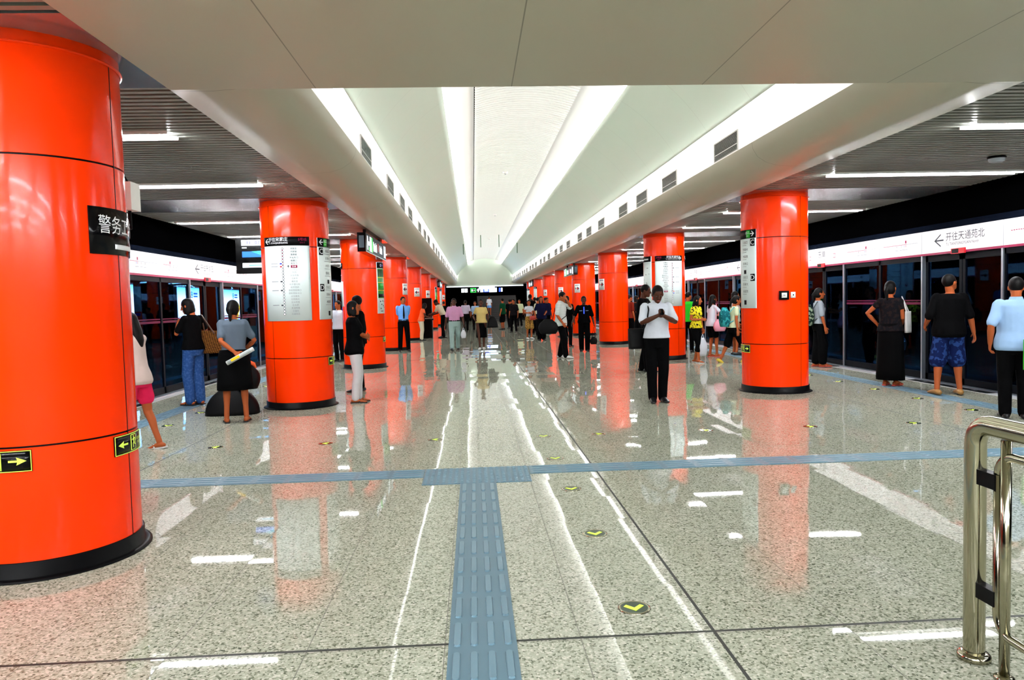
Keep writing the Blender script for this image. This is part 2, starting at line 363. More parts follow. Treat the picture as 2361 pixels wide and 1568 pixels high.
for s in (-1, 1):     # slatted platform ceilings with plain polished bands on the column lines
    mb = MB(); y = Y0
    while y < Y1:
        k = (y + 0.03 - CY0) / CS; on_band = abs(k - round(k)) * CS < 0.66
        if not on_band:
            a, b = (3.14, 6.42); mb.hexa([(s * a, y, 3.07), (s * b, y, 3.07), (s * b, y + 0.055, 3.07), (s * a, y + 0.055, 3.07), (s * a, y + 0.004, 3.095), (s * b, y + 0.004, 3.095), (s * b, y + 0.051, 3.095), (s * a, y + 0.051, 3.095)], SLAT)
        y += 0.1
    struct(mb, 'ceiling_slats_%s' % SIDE[s])
    mb = MB()
    for k in range(-2, 9):
        yc = CY0 + CS * k; mb.box((min(s * 3.14, s * 6.42), yc - 0.66, 3.068), (max(s * 3.14, s * 6.42), yc + 0.66, 3.09), BAND)
    struct(mb, 'ceiling_bands_%s' % SIDE[s])
    mb = MB()         # black void over the slats, soffit over the doors, tunnel walls and bed
    mb.box((min(s * 3.2, s * 11), Y0, 3.5), (max(s * 3.2, s * 11), 78, 3.6), VOID)
    mb.box((min(s * 10.6, s * 10.8), Y0, -1.3), (max(s * 10.6, s * 10.8), 78, 3.5), VOID)
    mb.box((min(s * 6.75, s * 10.6), Y0, -1.35), (max(s * 6.75, s * 10.6), 78, -1.25), VOID)
    mb.box((min(s * 6.8, s * 7.0), Y0, 2.62), (max(s * 6.8, s * 7.0), 78, 3.5), VOID)
    struct(mb, 'wall_tunnel_%s' % SIDE[s])
mb = MB(); mb.box((-11, 76, -1.3), (11, 76.2, 3.6), VOID); mb.box((-3.4, Y1 + 0.02, 2.95), (3.4, 76, 3.0), VOID); struct(mb, 'wall_far')
mb = MB(); mb.box((-11, Y0 - 0.2, -1.3), (11, Y0, 3.6), CEIL); struct(mb, 'wall_back')
# stairs in the dark concourse beyond the vault
mb = MB(); STAIRM = mat('dark_stair_stone', (0.012, 0.014, 0.014), 0.5)
for i in range(14): mb.box((-0.7, 58.2 + 0.3 * i, 0.15 * i), (2.6, 58.5 + 0.3 * i + (0.0 if i < 13 else 0.5), 0.15 * (i + 1)), STAIRM)
o = mb.build('staircase'); tag(o, 'dark staircase rising at the far end of the hall', 'stairs')
# ---------------------------------------------------------------- columns
def make_column():
    t = empty('column')
    mb = MB()
    prof = [(CR, 0.09)]
    for z in (0.757, 2.39, 3.0): prof += [(CR, z - 0.006), (CR - 0.012, z - 0.006), (CR - 0.012, z + 0.006), (CR, z + 0.006)]
    prof += [(CR, 3.075)]
    n = 64
    for (ra, za), (rb, zb) in zip(prof[:-1], prof[1:]):
        dark = ra < CR - 0.001 and rb < CR - 0.001
        mb.grid([[(ra * cos(2 * pi * k / n), ra * sin(2 * pi * k / n), za) for k in range(n)], [(rb * cos(2 * pi * k / n), rb * sin(2 * pi * k / n), zb) for k in range(n)]], BLACK if dark else ORANGE, True, False, True)
    for th in (-33, 87, 207):      # vertical joints of the cladding
        f = cyl(CR, th); mb.rect(-0.003, 0.09, 0.003, 3.0, -0.01, 0.0012, BLACK, f)
    mb.build('shaft', t, fix=False)
    mb = MB(); mb.lathe([(0.555, 0), (0.555, 0.006), (0.535, 0.014), (0.512, 0.018), (0.512, 0.10), (0.499, 0.104)], BLACK, 64); mb.build('skirting', t)
    mb = MB(); mb.lathe([(0.502, 2.992), (0.516, 2.996), (0.516, 3.004), (0.502, 3.008)], ORANGE, 64, cap=False); mb.build('collar_ring', t)
    return t
col0 = make_column(); first = True
COLS = {}
for s in (-1, 1):
    for k in range(0 if s < 0 else 1, 9):
        loc = (s * CX, CY0 + CS * k, 0)
        c = col0 if first else dup(col0, loc); c.location = loc; first = False; c.rotation_euler = (0, 0, radians(59) if s > 0 else 0)
        tag(c, 'round glossy orange column, %s from the camera in the %s row' % (ORD[k if s < 0 else k - 1], SIDE[s]), 'column', 'orange columns flanking the hall'); COLS[s, k] = c
# ---------------------------------------------------------------- platform lights
def make_light():
    t = empty('ceiling_light')
    mb = MB(); mb.box((-1.3, -0.12, 0.03), (1.3, 0.12, 0.05), STEEL); mb.box((-1.3, -0.13, 0.0), (1.3, -0.115, 0.05), WHITE); mb.box((-1.3, 0.115, 0.0), (1.3, 0.13, 0.05), WHITE)
    mb.build('tray', t)
    mb = MB(); mb.tube([(-1.27, -0.05, 0.012), (1.27, -0.05, 0.012)], 0.016, TUBE, 8); mb.build('tube', t); return t
l0 = make_light(); first = True
for s in (-1, 1):
    n = 0
    for k in range(-2, 9):
        for dy in (2.05, 4.70):
            yy = CY0 + CS * k + dy
            if yy > 61 or yy < -8: continue
            loc = (s * 4.97, yy, 3.045)
            c = l0 if first else dup(l0, loc); c.location = loc; first = False
            if yy > 6: lab = 'fluorescent strip light over the %s platform, %s row in view' % (SIDE[s], ORD[n]); n += 1
            else: lab = 'fluorescent strip light over the %s platform, near or behind the camera' % SIDE[s]
            tag(c, lab, 'light', 'platform ceiling lights')
for i, (x, y) in enumerate(((-2.0, -0.8), (1.2, -0.8), (-2.0, -2.4), (1.2, -2.4), (-2.0, -4.0), (1.2, -4.0), (-2.0, -5.6), (1.2, -5.6))):     # unseen lights added behind the camera to brighten the near floor
    c = dup(l0, (x, y, 3.01)); tag(c, 'unseen strip light added behind the camera to brighten the near floor', 'light', 'added lights behind the camera')
# ---------------------------------------------------------------- air vents in the fascia
def make_vent():
    t = empty('air_vent')
    mb = MB(); mb.box((0.004, -0.44, -0.125), (0.01, 0.44, 0.125), BLACK); mb.build('duct', t)
    mb = MB()
    for a, b in (((-0.45, -0.13), (0.45, -0.118)), ((-0.45, 0.118), (0.45, 0.13)), ((-0.45, -0.13), (-0.438, 0.13)), ((0.438, -0.13), (0.45, 0.13)), ((-0.45, -0.045), (0.45, -0.035))):
        mb.box((-0.008, a[0], a[1]), (0.006, b[0], b[1]), WHITE)
    mb.build('frame', t)
    mb = MB(); 
    for i in range(13):
        z = -0.108 + 0.018 * i; mb.hexa([(-0.006, -0.44, z), (0.003, -0.44, z + 0.006), (0.003, 0.44, z + 0.006), (-0.006, 0.44, z), (-0.006, -0.44, z + 0.004), (0.003, -0.44, z + 0.010), (0.003, 0.44, z + 0.010), (-0.006, 0.44, z + 0.004)], WHITE)
    mb.build('louver', t); return t
v0 = make_vent(); first = True
for s in (-1, 1):
    n = 0
    for k in range(0, 8):
        for y in (9.62, 12.40, 14.45):
            yy = y + 6.63 * k
            if yy > 61: continue
            loc = (s * 2.376, yy, 3.495)
            c = v0 if first else dup(v0, loc); c.location = loc; c.rotation_euler = (0, 0, 0 if s > 0 else pi); first = False
            num = ORD[n] if n < 20 else ('twenty-' + ORD[n - 20])
            tag(c, 'louvred air vent in the %s cove fascia, %s from the camera' % (SIDE[s], num), 'vent', 'air vents along the cove'); n += 1
for y in (21.4, 31.5, 43.0):
    t = empty('smoke_detector', (0.0, y, 5.30)); mb = MB(); mb.lathe([(0.05, -0.05), (0.07, -0.035), (0.075, 0.0), (0.08, 0.02)], WHITE, 20); mb.build('housing', t)
    mb = MB(); mb.lathe([(0.02, -0.065), (0.03, -0.05)], GREYINK, 12); mb.build('sensor', t)
    tag(t, 'small round smoke detector on the vault centre panel, %s from camera' % {21.4: 'first', 31.5: 'second', 43.0: 'third'}[y], 'smoke detector', 'detectors on the vault')
t = empty('ceiling_speaker', (5.16, 8.32, 3.0)); mb = MB(); mb.lathe([(0.06, 0.0), (0.085, 0.02), (0.09, 0.05), (0.09, 0.08)], GREYINK, 24); mb.build('cone', t)
mb = MB(); mb.lathe([(0.095, 0.045), (0.1, 0.055), (0.095, 0.07)], BLACK, 24); mb.build('rim', t); tag(t, 'dark round speaker on the slatted ceiling over the platform', 'speaker')
RODG = mat('dark_green_rod', (0.01, 0.10, 0.02), 0.5)
for i, (x, z0, z1) in enumerate(((-0.54, 4.55, 5.22), (0.46, 4.55, 5.22), (-1.5, 4.18, 4.75), (1.45, 4.2, 4.76))):
    mb = MB(); mb.tube([(x, 40, z0), (x, 40, z1)], 0.02, RODG, 8, False); o = mb.build('hanging_rod')
    tag(o, 'thin dark green rod hanging from the vault, %s of four from left' % ORD[(1, 2, 0, 3)[i]], 'rod', 'rods under the vault')

# ---------------------------------------------------------------- platform screen doors (facing frame: s side, door centre yc)
def psd_fn(s, yc, x=6.6):    # u to the viewer's right as seen from the hall
    return flat((s * x, yc, 0), (0, -s, 0), (0, 0, 1), (-s, 0, 0))
def psd(s, yc, idx, kindk):
    t = empty('platform_screen_door', (0, 0, 0))
    t.location = (s * 6.6, yc, 0)
    f = flat((0, 0, 0), (0, -s, 0), (0, 0, 1), (-s, 0, 0))
    P = 4.5; a, b = -0.92, 0.92      # door opening; fixed screens fill the rest of the module
    mb = MB(); mb.rect(-P / 2, 2.14, P / 2, 2.51, -0.2, 0.0, HEAD, f); hd = mb.build('header_panel', t)
    mb = MB()
    for u in (-P / 2 + 0.004, -0.95, 0.95): mb.rect(u - 0.004, 2.14, u + 0.004, 2.51, 0.0, 0.002, GREYINK, f)
    # line diagrams over the fixed screens
    for uc in (-1.6, 1.6):
        n, w_ = 11, 0.045
        cur = 6 if s < 0 else 15
        for i in range(23):
            uu = uc - 0.5 + i * 0.045; v = 2.335
            m = MAGENTA if (i <= cur) else GREYINK
            mb.rect(uu, v, uu + 0.03, v + 0.012, 0.001, 0.003, m, f)
        uu = uc - 0.5 + cur * 0.045
        mb.rect(uu - 0.01, 2.36, uu + 0.035, 2.41, 0.001, 0.003, MAGENTA, f)
        for i, m in ((cur, MAGENTA), (cur - 1, BLUEINK), (9, INK), (12, INK)):
            uu = uc - 0.5 + i * 0.045; mb.rect(uu + 0.01, 2.295, uu + 0.018, 2.33, 0.001, 0.003, m, f); mb.rect(uu - 0.03, 2.245, uu + 0.06, 2.255, 0.001, 0.003, GREYINK, f)
    if kindk % 2 == 0:
        cn, en = ('开往天通苑北', 'To TIANTONGYUAN North') if s > 0 else ('开往宋家庄', 'To SONGJIAZHUANG')
        ax = -0.62
        for p in ([(ax, 2.33), (ax + 0.17, 2.44), (ax + 0.17, 2.415), (ax + 0.04, 2.33)], [(ax, 2.33), (ax + 0.04, 2.33), (ax + 0.17, 2.245), (ax + 0.17, 2.22)], [(ax + 0.03, 2.342), (ax + 0.24, 2.342), (ax + 0.24, 2.318), (ax + 0.03, 2.318)]): mb.poly(p, 0.003, INK, f)
        mb.text(cn, 0.15, ax + 0.29, 2.315, INK, f, 0.003, 'LEFT'); mb.text(en, 0.062, ax + 0.30, 2.235, INK, f, 0.003, 'LEFT')
    else:
        mb.text('东单', 0.17, 0, 2.31, INK, f, 0.003); mb.text('DONGDAN', 0.055, 0, 2.22, INK, f, 0.003)
        for u in (-0.55, 0.55): mb.rect(u - 0.05, 2.27, u + 0.05, 2.36, 0.001, 0.003, MAGENTA, f); mb.rect(u - 0.038, 2.282, u + 0.038, 2.348, 0.003, 0.004, HEAD, f)
    mb.build('lettering', hd, fix=False)
    mb = MB(); mb.rect(-P / 2, 2.105, P / 2, 2.14, -0.2, 0.006, MAGENTA, f); mb.build('red_strip', t)
    mb = MB(); mb.rect(-0.16, 2.09, 0.16, 2.175, 0.006, 0.03, REDINK, f); mb.rect(-0.14, 2.10, 0.02, 2.165, 0.03, 0.032, BLACK, f); mb.build('indicator_light', t)
    mb = MB()        # sloping metal cover over the header
    for m0, m1 in ((-P / 2, P / 2),): mb.grid([[f(m0, 2.51, 0), f(m1, 2.51, 0)], [f(m0, 2.63, -0.14), f(m1, 2.63, -0.14)]], BLUEMETAL, False)
    mb.build('top_cover', t, fix=False)
    for u in (a - 0.02, b + 0.02):
        mb = MB(); mb.rect(u - 0.018, 0.02, u + 0.018, 2.105, -0.06, 0.012, STEEL, f); mb.build('mullion', t)
    for sg in (-1, 1):   # two sliding leaves
        u0_, u1_ = (a, -0.01) if sg < 0 else (0.01, b)
        mb = MB()
        for q in ((u0_, 0.02, u1_, 0.12), (u0_, 2.0, u1_, 2.10), (u0_, 0.02, u0_ + 0.06, 2.10), (u1_ - 0.06, 0.02, u1_, 2.10)): mb.rect(q[0], q[1], q[2], q[3], -0.09, -0.05, DKSTEEL, f)
        lf = mb.build('door_leaf', t)
        mb = MB(); mb.rect(u0_ + 0.06, 0.12, u1_ - 0.06, 2.0, -0.075, -0.068, GLASS, f); mb.build('glass', lf)
    for sg in (-1, 1):   # fixed screens
        u0_, u1_ = (-P / 2, a - 0.04) if sg < 0 else (b + 0.04, P / 2)
        mb = MB()
        for q in ((u0_, 0.02, u1_, 0.14), (u0_, 2.02, u1_, 2.105), (u0_, 0.02, u0_ + 0.03, 2.10), (u1_ - 0.03, 0.02, u1_, 2.10)): mb.rect(q[0], q[1], q[2], q[3], -0.05, -0.01, DKSTEEL, f)
        fs = mb.build('fixed_screen', t)
        mb = MB(); mb.rect(u0_ + 0.03, 0.14, u1_ - 0.03, 2.02, -0.034, -0.026, GLASS, f); mb.build('glass', fs)
        mb = MB(); 
        for v, h in ((1.285, 0.04), (1.345, 0.02)): mb.rect(u0_ + 0.05, v, u1_ - 0.05, v + h, -0.026, -0.022, STRIPEM, f)
        mb.build('safety_stripe', fs)
    tag(t, ('glass platform screen door with white lit header, %s in view along the %s track' % (ORD[idx - 1], SIDE[s])) if idx else 'glass platform screen door beside the camera along the %s track, before those in view' % SIDE[s], 'platform door', 'platform screen doors')
    return t
for s in (-1, 1):
    for k in range(-1, 11): psd(s, 11.05 + 4.5 * k, k + 1, k + (1 if s < 0 else 0))
# black matting strips by the sills, advertising light boxes on the far tunnel wall
ADW = None
def make_ad(name, kind):
    m = bpy.data.materials.new(name); m.use_nodes = True; nt = m.node_tree; b = nt.nodes['Principled BSDF']; MATS[name] = m
    tc = nt.nodes.new('ShaderNodeTexCoord'); sx = nt.nodes.new('ShaderNodeSeparateXYZ'); nt.links.new(tc.outputs['Generated'], sx.inputs[0])
    c = ramp(nt, sx.outputs[2], [(0.0, (0.05, 0.25, 0.8)), (0.16, (0.75, 0.9, 1.0)), (0.7, (0.85, 0.96, 1.0)), (1.0, (0.10, 0.72, 1.0))])
    nt.links.new(c, b.inputs['Base Color']); nt.links.new(c, b.inputs['Emission Color']); b.inputs['Emission Strength'].default_value = 1.5
    return m
AD = make_ad('lit_advert_print', 0)
ADY = mat('advert_yellow', (0.9, 0.7, 0.05), 0.5, 0, 0.2, 1.6, (1.0, 0.62, 0.02)); ADR = mat('advert_orange', (0.9, 0.25, 0.05), 0.5, 0, 0.2, 1.4, (1.0, 0.2, 0.02))
ADB = mat('advert_blue', (0.02, 0.2, 0.8), 0.5, 0, 0.2, 0.5, (0.02, 0.25, 0.9))
for i, (a, b, z0) in enumerate(((18.4, 20.65, 1.1), (23.7, 25.5, 0.95), (27.7, 29.8, 1.05))):
    t = empty('advert_light_box', (-10.45, (a + b) / 2, 0)); h = (b - a) / 2
    mb = MB(); mb.box((-0.1, -h - 0.05, z0 - 0.05), (0.0, h + 0.05, 2.30), STEEL); mb.build('case', t)
    mb = MB(); mb.box((0.0, -h, z0), (0.02, h, 2.25), AD); pn = mb.build('poster', t)
    f = flat((0.02, 0, 0), (0, 1, 0), (0, 0, 1), (1, 0, 0)); mb = MB()
    for r_, m in ((0.11, ADB), (0.08, AD), (0.045, ADB)): mb.disc(h * 0.25, 2.02, r_, 0.003 + 0.001 * (0.11 - r_) * 20, m, f, 20)
    mb.rect(h * 0.25 + 0.16, 2.03, h * 0.25 + 0.5, 2.09, 0.001, 0.004, ADB, f); mb.rect(h * 0.25 + 0.16, 1.94, h * 0.25 + 0.5, 1.99, 0.001, 0.004, ADB, f)
    if i == 2:
        mb.disc(h * 0.55, 1.35, 0.26, 0.004, ADY, f, 20); mb.disc(h * 0.35, 1.2, 0.2, 0.005, ADR, f, 20); mb.disc(h * 0.75, 1.55, 0.2, 0.005, ADY, f, 20)
    else: mb.rect(-h * 0.3, z0 + 0.1, h * 0.9, z0 + 0.18, 0.001, 0.004, ADB, f); mb.poly([(-h * 0.2, z0 + 0.25), (h * 0.3, z0 + 0.25), (-h * 0.2, z0 + 0.5)], 0.004, ADB, f)
    mb.build('artwork', pn, fix=False)
    tag(t, ('lit blue and white advert box on the tunnel wall, %s from the orange column' % ORD[i]) if i < 2 else 'lit cyan advert box with yellow and orange blobs on the tunnel wall', 'advert', 'tunnel adverts')
for s, lab in ((1, 'dark mat panel in the platform floor by the right track doors'), (-1, 'dark mat panel in the platform floor by the left track doors')):
    for j, y in enumerate((11.05, 15.55, 20.05)):
        mb = MB(); mb.box((min(s * 6.36, s * 6.5), y - 0.95, 0.004), (max(s * 6.36, s * 6.5), y + 0.95, 0.009), BLACK); t = mb.build('floor_mat', None)
        mb = MB()
        for q in (-0.6, -0.2, 0.2, 0.6): mb.poly([(s * 6.40, y + q - 0.05), (s * 6.46, y + q - 0.05), (s * 6.46, y + q + 0.05), (s * 6.40, y + q + 0.05)], 0.0105, STEEL, lambda u, v, d: (u, v, d))
        mb.build('marking', t, fix=False)
        tag(t, lab + ', ' + ORD[j] + ' from the camera', 'floor mat', 'door mats')

# ---------------------------------------------------------------- tactile paving
def stad(L, W, n=5):
    r = W / 2; a = L / 2 - r
    return [(r * cos(-pi / 2 + pi * i / n) if False else r * sin(pi * i / n) * 0 + r * cos(pi / 2 - pi * i / n) * 0 + (r * cos(pi * i / n)), a + r * sin(pi * i / n)) for i in range(n + 1)] + [(r * cos(pi + pi * i / n), -a + r * sin(pi + pi * i / n)) for i in range(n + 1)]
def bar(mb, x, y, L, W, rot=0):
    p = stad(L, W); p = [(x + (v if rot else u), y + (u if rot else v)) for u, v in p]
    q = [(x + (a - x) * 0.8, y + (b - y) * (0.95 if not rot else 0.8)) for a, b in p]
    A = [mb.bm.verts.new((a, b, 0.005)) for a, b in p]; B = [mb.bm.verts.new((a, b, 0.011)) for a, b in q]; n = len(p)
    mb.face(B, TACTB)
    for i in range(n): mb.face((A[i], A[(i + 1) % n], B[(i + 1) % n], B[i]), TACTB)
def tactile(name, lab, x0, x1, y0, y1, mode):
    mb = MB(); mb.box((x0, y0, 0), (x1, y1, 0.005), TACT); t = mb.build(name)
    mb = MB()
    if mode == 'y':
        n = round((y1 - y0) / 0.29)
        for i in range(n):
            for j in range(4): bar(mb, x0 + (x1 - x0) * (j + 0.5) / 4, y0 + (y1 - y0) * (i + 0.5) / n, 0.24, 0.034)
    elif mode == 'x':
        n = round((x1 - x0) / 0.3)
        for i in range(n):
            for j in range(4): bar(mb, x0 + (x1 - x0) * (i + 0.5) / n, y0 + (y1 - y0) * (j + 0.5) / 4, 0.27, 0.034, 1)
    else:
        nx, ny = round((x1 - x0) / 0.05), round((y1 - y0) / 0.05)
        for i in range(nx):
            for j in range(ny):
                x, y = x0 + (x1 - x0) * (i + .5) / nx, y0 + (y1 - y0) * (j + .5) / ny
                A = [mb.bm.verts.new((x + 0.017 * cos(2 * pi * k / 8), y + 0.017 * sin(2 * pi * k / 8), 0.005)) for k in range(8)]
                B = [mb.bm.verts.new((x + 0.012 * cos(2 * pi * k / 8), y + 0.012 * sin(2 * pi * k / 8), 0.010)) for k in range(8)]
                mb.face(B, TACTB)
                for k in range(8): mb.face((A[k], A[(k + 1) % 8], B[(k + 1) % 8], B[k]), TACTB)
    mb.build('raised_bars' if mode != 'dot' else 'raised_studs', t, fix=False)
    tag(t, lab, 'tactile paving')
tactile('tactile_paving', 'blue-grey tactile strip running towards the camera up the floor', -1.19, -0.89, -1.0, 5.98, 'y')
tactile('tactile_paving', 'blue-grey studded tactile panel where the floor strips cross', -1.51, -0.59, 5.98, 6.55, 'dot')
tactile('tactile_paving', 'blue-grey tactile strip crossing the floor left of the studded panel', -5.35, -1.515, 6.25, 6.55, 'x')
tactile('tactile_paving', 'blue-grey tactile strip crossing the floor right of the studded panel', -0.585, 5.45, 6.25, 6.55, 'x')
tactile('tactile_paving', 'blue-grey tactile strip along the left platform doors', -5.66, -5.36, -1, 60, 'y')
tactile('tactile_paving', 'blue-grey tactile strip along the right platform doors', 5.46, 5.76, -1, 60, 'y')
# ---------------------------------------------------------------- round arrow markers in the floor
def make_marker():
    t = empty('floor_marker')
    mb = MB(); mb.lathe([(0.078, 0.0), (0.078, 0.004), (0.07, 0.006), (0.066, 0.004)], CHROME, 32, cap=False); mb.build('rim', t)
    mb = MB(); mb.lathe([(0.068, 0.0), (0.068, 0.0042)], DKGREEN, 32); mb.build('disc', t)
    mb = MB(); mb.prism([(-0.05, 0.012), (-0.034, 0.03), (0, -0.006), (0.034, 0.03), (0.05, 0.012), (0.0, -0.042)], 0.0042, 0.006, LUMGREEN); mb.build('arrow', t); return t
m0 = make_marker(); first = True
MK = [(-0.3, 3.42, 0), (-0.3, 4.56, 0), (-0.3, 5.69, 0), (-0.3, 6.83, 0), (-0.3, 7.99, 0)] + [(x, 8.0, rz) for x, rz in ((0.32, pi / 2), (1.54, pi / 2), (2.75, pi / 2), (3.96, pi / 2), (-1.5, -pi / 2), (-2.7, -pi / 2), (-3.89, -pi / 2))]
MK += [(5.18, 8.75 + 1.11 * i, 0) for i in range(8)] + [(-5.07, 9.64 + 1.13 * i, 0) for i in range(7)]
cnt = {'a': 0, 'b': 0, 'c': 0, 'd': 0, 'e': 0}
for i, (x, y, rz) in enumerate(MK):
    c = m0 if first else dup(m0, (x, y, 0), rz); c.location = (x, y, 0.0); c.rotation_euler = (0, 0, rz); first = False
    g = 'a' if i < 5 else 'b' if i < 9 else 'c' if i < 12 else 'd' if x > 0 else 'e'
    n = ORD[cnt[g]]; cnt[g] += 1
    lab = {'a': 'round green arrow marker in the floor beside the tactile strip, %s from the camera', 'b': 'round green arrow marker in the cross row, %s to the right of the hall middle',
           'c': 'round green arrow marker in the cross row, %s to the left of the hall middle', 'd': 'round green arrow marker along the right platform edge, %s from the camera', 'e': 'round green arrow marker along the left platform edge, %s from the camera'}[g] % n
    tag(c, lab, 'floor marker', 'arrow markers set in the floor')

# ---------------------------------------------------------------- signs on the columns
STN = '宋家庄 刘家窑 蒲黄榆 天坛东门 磁器口 崇文门 东单 灯市口 东四 张自忠路 北新桥 雍和宫 和平里北街 和平西桥 惠新西街南口 惠新西街北口 大屯路东 北苑路北 立水桥南 立水桥 天通苑南 天通苑 天通苑北'.split()
def arrowpoly(u, v, w, h, sg=1, t=0.012):   # open arrow, pointing left for sg=1
    return [[(u, v), (u + sg * h * .5, v + h * .5), (u + sg * (h * .5 + t * 1.3), v + h * .5), (u + sg * t * 1.4, v)], [(u, v), (u + sg * t * 1.4, v), (u + sg * (h * .5 + t * 1.3), v - h * .5), (u + sg * h * .5, v - h * .5)],
            [(u + sg * t, v + t * .5), (u + sg * w, v + t * .5), (u + sg * w, v - t * .5), (u + sg * t, v - t * .5)]]
def at_col(s, k): return (s * CX, CY0 + CS * k, 0)
def linemap(s, k, th0, lab):
    R = 0.512; f = cyl(R, th0); W = 0.36
    mb = MB(); mb.rect(-W, 1.31, W, 2.535, -0.01, 0.0, BOARD, f, 20); t = mb.build('line_map_sign', None, at_col(s, k))
    mb = MB(); mb.rect(-W, 2.405, W, 2.535, 0.001, 0.003, BLACK, f, 20); h = mb.build('header', t)
    sg = 1 if s < 0 else -1; mb = MB()
    for p in arrowpoly(-sg * (W - 0.04), 2.47, 0.09, 0.08, sg): mb.poly(p, 0.005, PALEINK, f)
    cn, en = ('开往宋家庄', 'To SONGJIAZHUANG') if s < 0 else ('开往天通苑北', 'To TIANTONGYUAN North')
    mb.text(cn, 0.062, -0.10 * sg, 2.475, PALEINK, f, 0.005); mb.text(en, 0.032, -0.10 * sg, 2.435, PALEINK, f, 0.005)
    mb.text('5号线', 0.05, sg * 0.26, 2.475, MAGENTA, f, 0.005); mb.text('Line 5', 0.03, sg * 0.26, 2.438, MAGENTA, f, 0.005)
    mb.build('lettering', h, fix=False)
    mb = MB(); names = STN if s < 0 else STN[::-1]
    cur = names.index('东单'); mx = -0.03 if s < 0 else 0.06; tx = 0.13 if s < 0 else -0.10
    for i, nme in enumerate(names):
        v = 2.36 - i * 0.0432
        here = (i <= cur) if s < 0 else True
        if i < 22: mb.rect(mx - 0.008, v - 0.0432, mx + 0.008, v, 0.0005, 0.002, MAGENTA if i < cur else GREYINK, f)
        mb.disc(mx, v, 0.0175, 0.003, INK, f); mb.disc(mx, v, 0.012, 0.004, PALEINK, f)
        ink = INK if i < cur else GREYINK
        if i == cur: mb.rect(tx - 0.045, v - 0.019, tx + 0.045, v + 0.019, 0.001, 0.003, MAGENTA, f, 3); ink = PALEINK
        mb.text(nme, 0.03, tx, v - 0.011, ink, f, 0.004)
        if nme in ('崇文门', '东单', '雍和宫', '惠新西街南口', '立水桥'):
            m = {'崇文门': BLUEINK, '东单': REDINK}.get(nme, INK); o_ = -1 if s < 0 else 1
            mb.rect(mx + o_ * 0.045, v - 0.010, mx + o_ * 0.018, v + 0.010, 0.001, 0.003, m, f); mb.rect(mx + o_ * 0.08, v - 0.004, mx + o_ * 0.19, v + 0.008, 0.001, 0.003, GREYINK, f)
    for p in ([(0.045, 2.36 - cur * 0.0432 - 0.02), (0.052, 2.36 - cur * 0.0432 - 0.02), (0.052, 2.36 - cur * 0.0432 + 0.02), (0.045, 2.36 - cur * 0.0432 + 0.02)], [(0.03, 2.36 - cur * 0.0432), (0.0485, 2.36 - cur * 0.0432 + 0.022), (0.067, 2.36 - cur * 0.0432)]): mb.poly(p, 0.003, INK, f)
    mb.build('line_diagram', t, fix=False)
    tag(t, lab, 'sign', 'line maps on the columns'); return t
linemap(-1, 1, -4.5, 'curved line map with black header wrapped on the second left column')
linemap(1, 2, 0.5, 'curved line map on the second right column behind the phone man')
def exitboard(s, k, th0, lab):
    R = 0.512; f = cyl(R, th0); W = 0.21; sg = 1 if s < 0 else -1
    mb = MB(); mb.rect(-W, 1.315, W, 2.53, -0.01, 0.0, BOARD, f, 14); t = mb.build('exit_sign', None, at_col(s, k))
    mb = MB(); mb.rect(-W, 2.395, W, 2.53, 0.001, 0.003, BLACK, f, 14); mb.rect(-sg * 0.05 - 0.032, 2.405, -sg * 0.05 + 0.05, 2.52, 0.003, 0.004, GREENINK, f, 4)
    for p in arrowpoly(-sg * (W - 0.03), 2.465, 0.08, 0.08, sg): mb.poly(p, 0.005, PALEINK, f)
    mb.text('出口', 0.045, -sg * 0.045, 2.465, PALEINK, f, 0.006); mb.text('Exit', 0.03, -sg * 0.045, 2.425, PALEINK, f, 0.006)
    mb.build('header', t, fix=False)
    mb = MB()
    for ch, v in (('C', 2.33), ('D', 1.79)):
        u = -sg * (W - 0.065); mb.rect(u - 0.042, v - 0.055, u + 0.042, v + 0.055, 0.001, 0.003, BLACK, f, 3); mb.text(ch, 0.11, u, v - 0.037, PALEINK, f, 0.005)
        for j in range(4 if ch == 'C' else 3):
            vv = v - j * 0.11; uu = -sg * 0.045
            mb.text(('%s出口' % ch) if j == 0 else '东单大街东单公园'[j * 2 - 2:j * 2 + 1], 0.048, uu + sg * 0.06, vv - 0.01, INK, f, 0.003); mb.rect(uu - 0.03, vv - 0.04, uu + 0.15 * sg, vv - 0.034, 0.001, 0.003, GREYINK, f, 3)
        mb.rect(sg * 0.02 - 0.03, v - 0.48 if ch == 'C' else v - 0.42, sg * 0.02 + 0.03, v - 0.42 if ch == 'C' else v - 0.35, 0.001, 0.003, BLACK, f)
    mb.build('lettering', t, fix=False)
    tag(t, lab, 'sign', 'exit boards on the columns'); return t
exitboard(-1, 1, 74.5, 'narrow exit board lettered C and D on the second left column')
exitboard(1, 1, -77, 'narrow exit board lettered C and D on the first right column')
def plate(name, s, k, th0, W, v0, v1, base, draw, lab, cat='sign', group=None, part='lettering'):
    R = 0.508; f = cyl(R, th0); mb = MB(); mb.rect(-W, v0, W, v1, -0.006, 0.0, base, f, 10); t = mb.build(name, None, at_col(s, k))
    mb = MB(); draw(mb, f); mb.build(part, t, fix=False); tag(t, lab, cat, group); return t
def d_police(mb, f):
    mb.text('警务工作站', 0.118, 0.03, 1.985, PALEINK, f, 0.006, 'CENTER', 0.85)
    mb.rect(-0.09, 1.885, 0.13, 1.915, 0.002, 0.004, PALEINK, f, 10)
    for q in range(4): mb.poly([(0.13 + 0.014 * q, 1.94 - 0.01 * q), (0.13 + 0.014 * (q + 1), 1.93 - 0.01 * q), (0.13 + 0.014 * (q + 1), 1.87 + 0.01 * q), (0.13 + 0.014 * q, 1.86 + 0.01 * q)], 0.004, PALEINK, f)
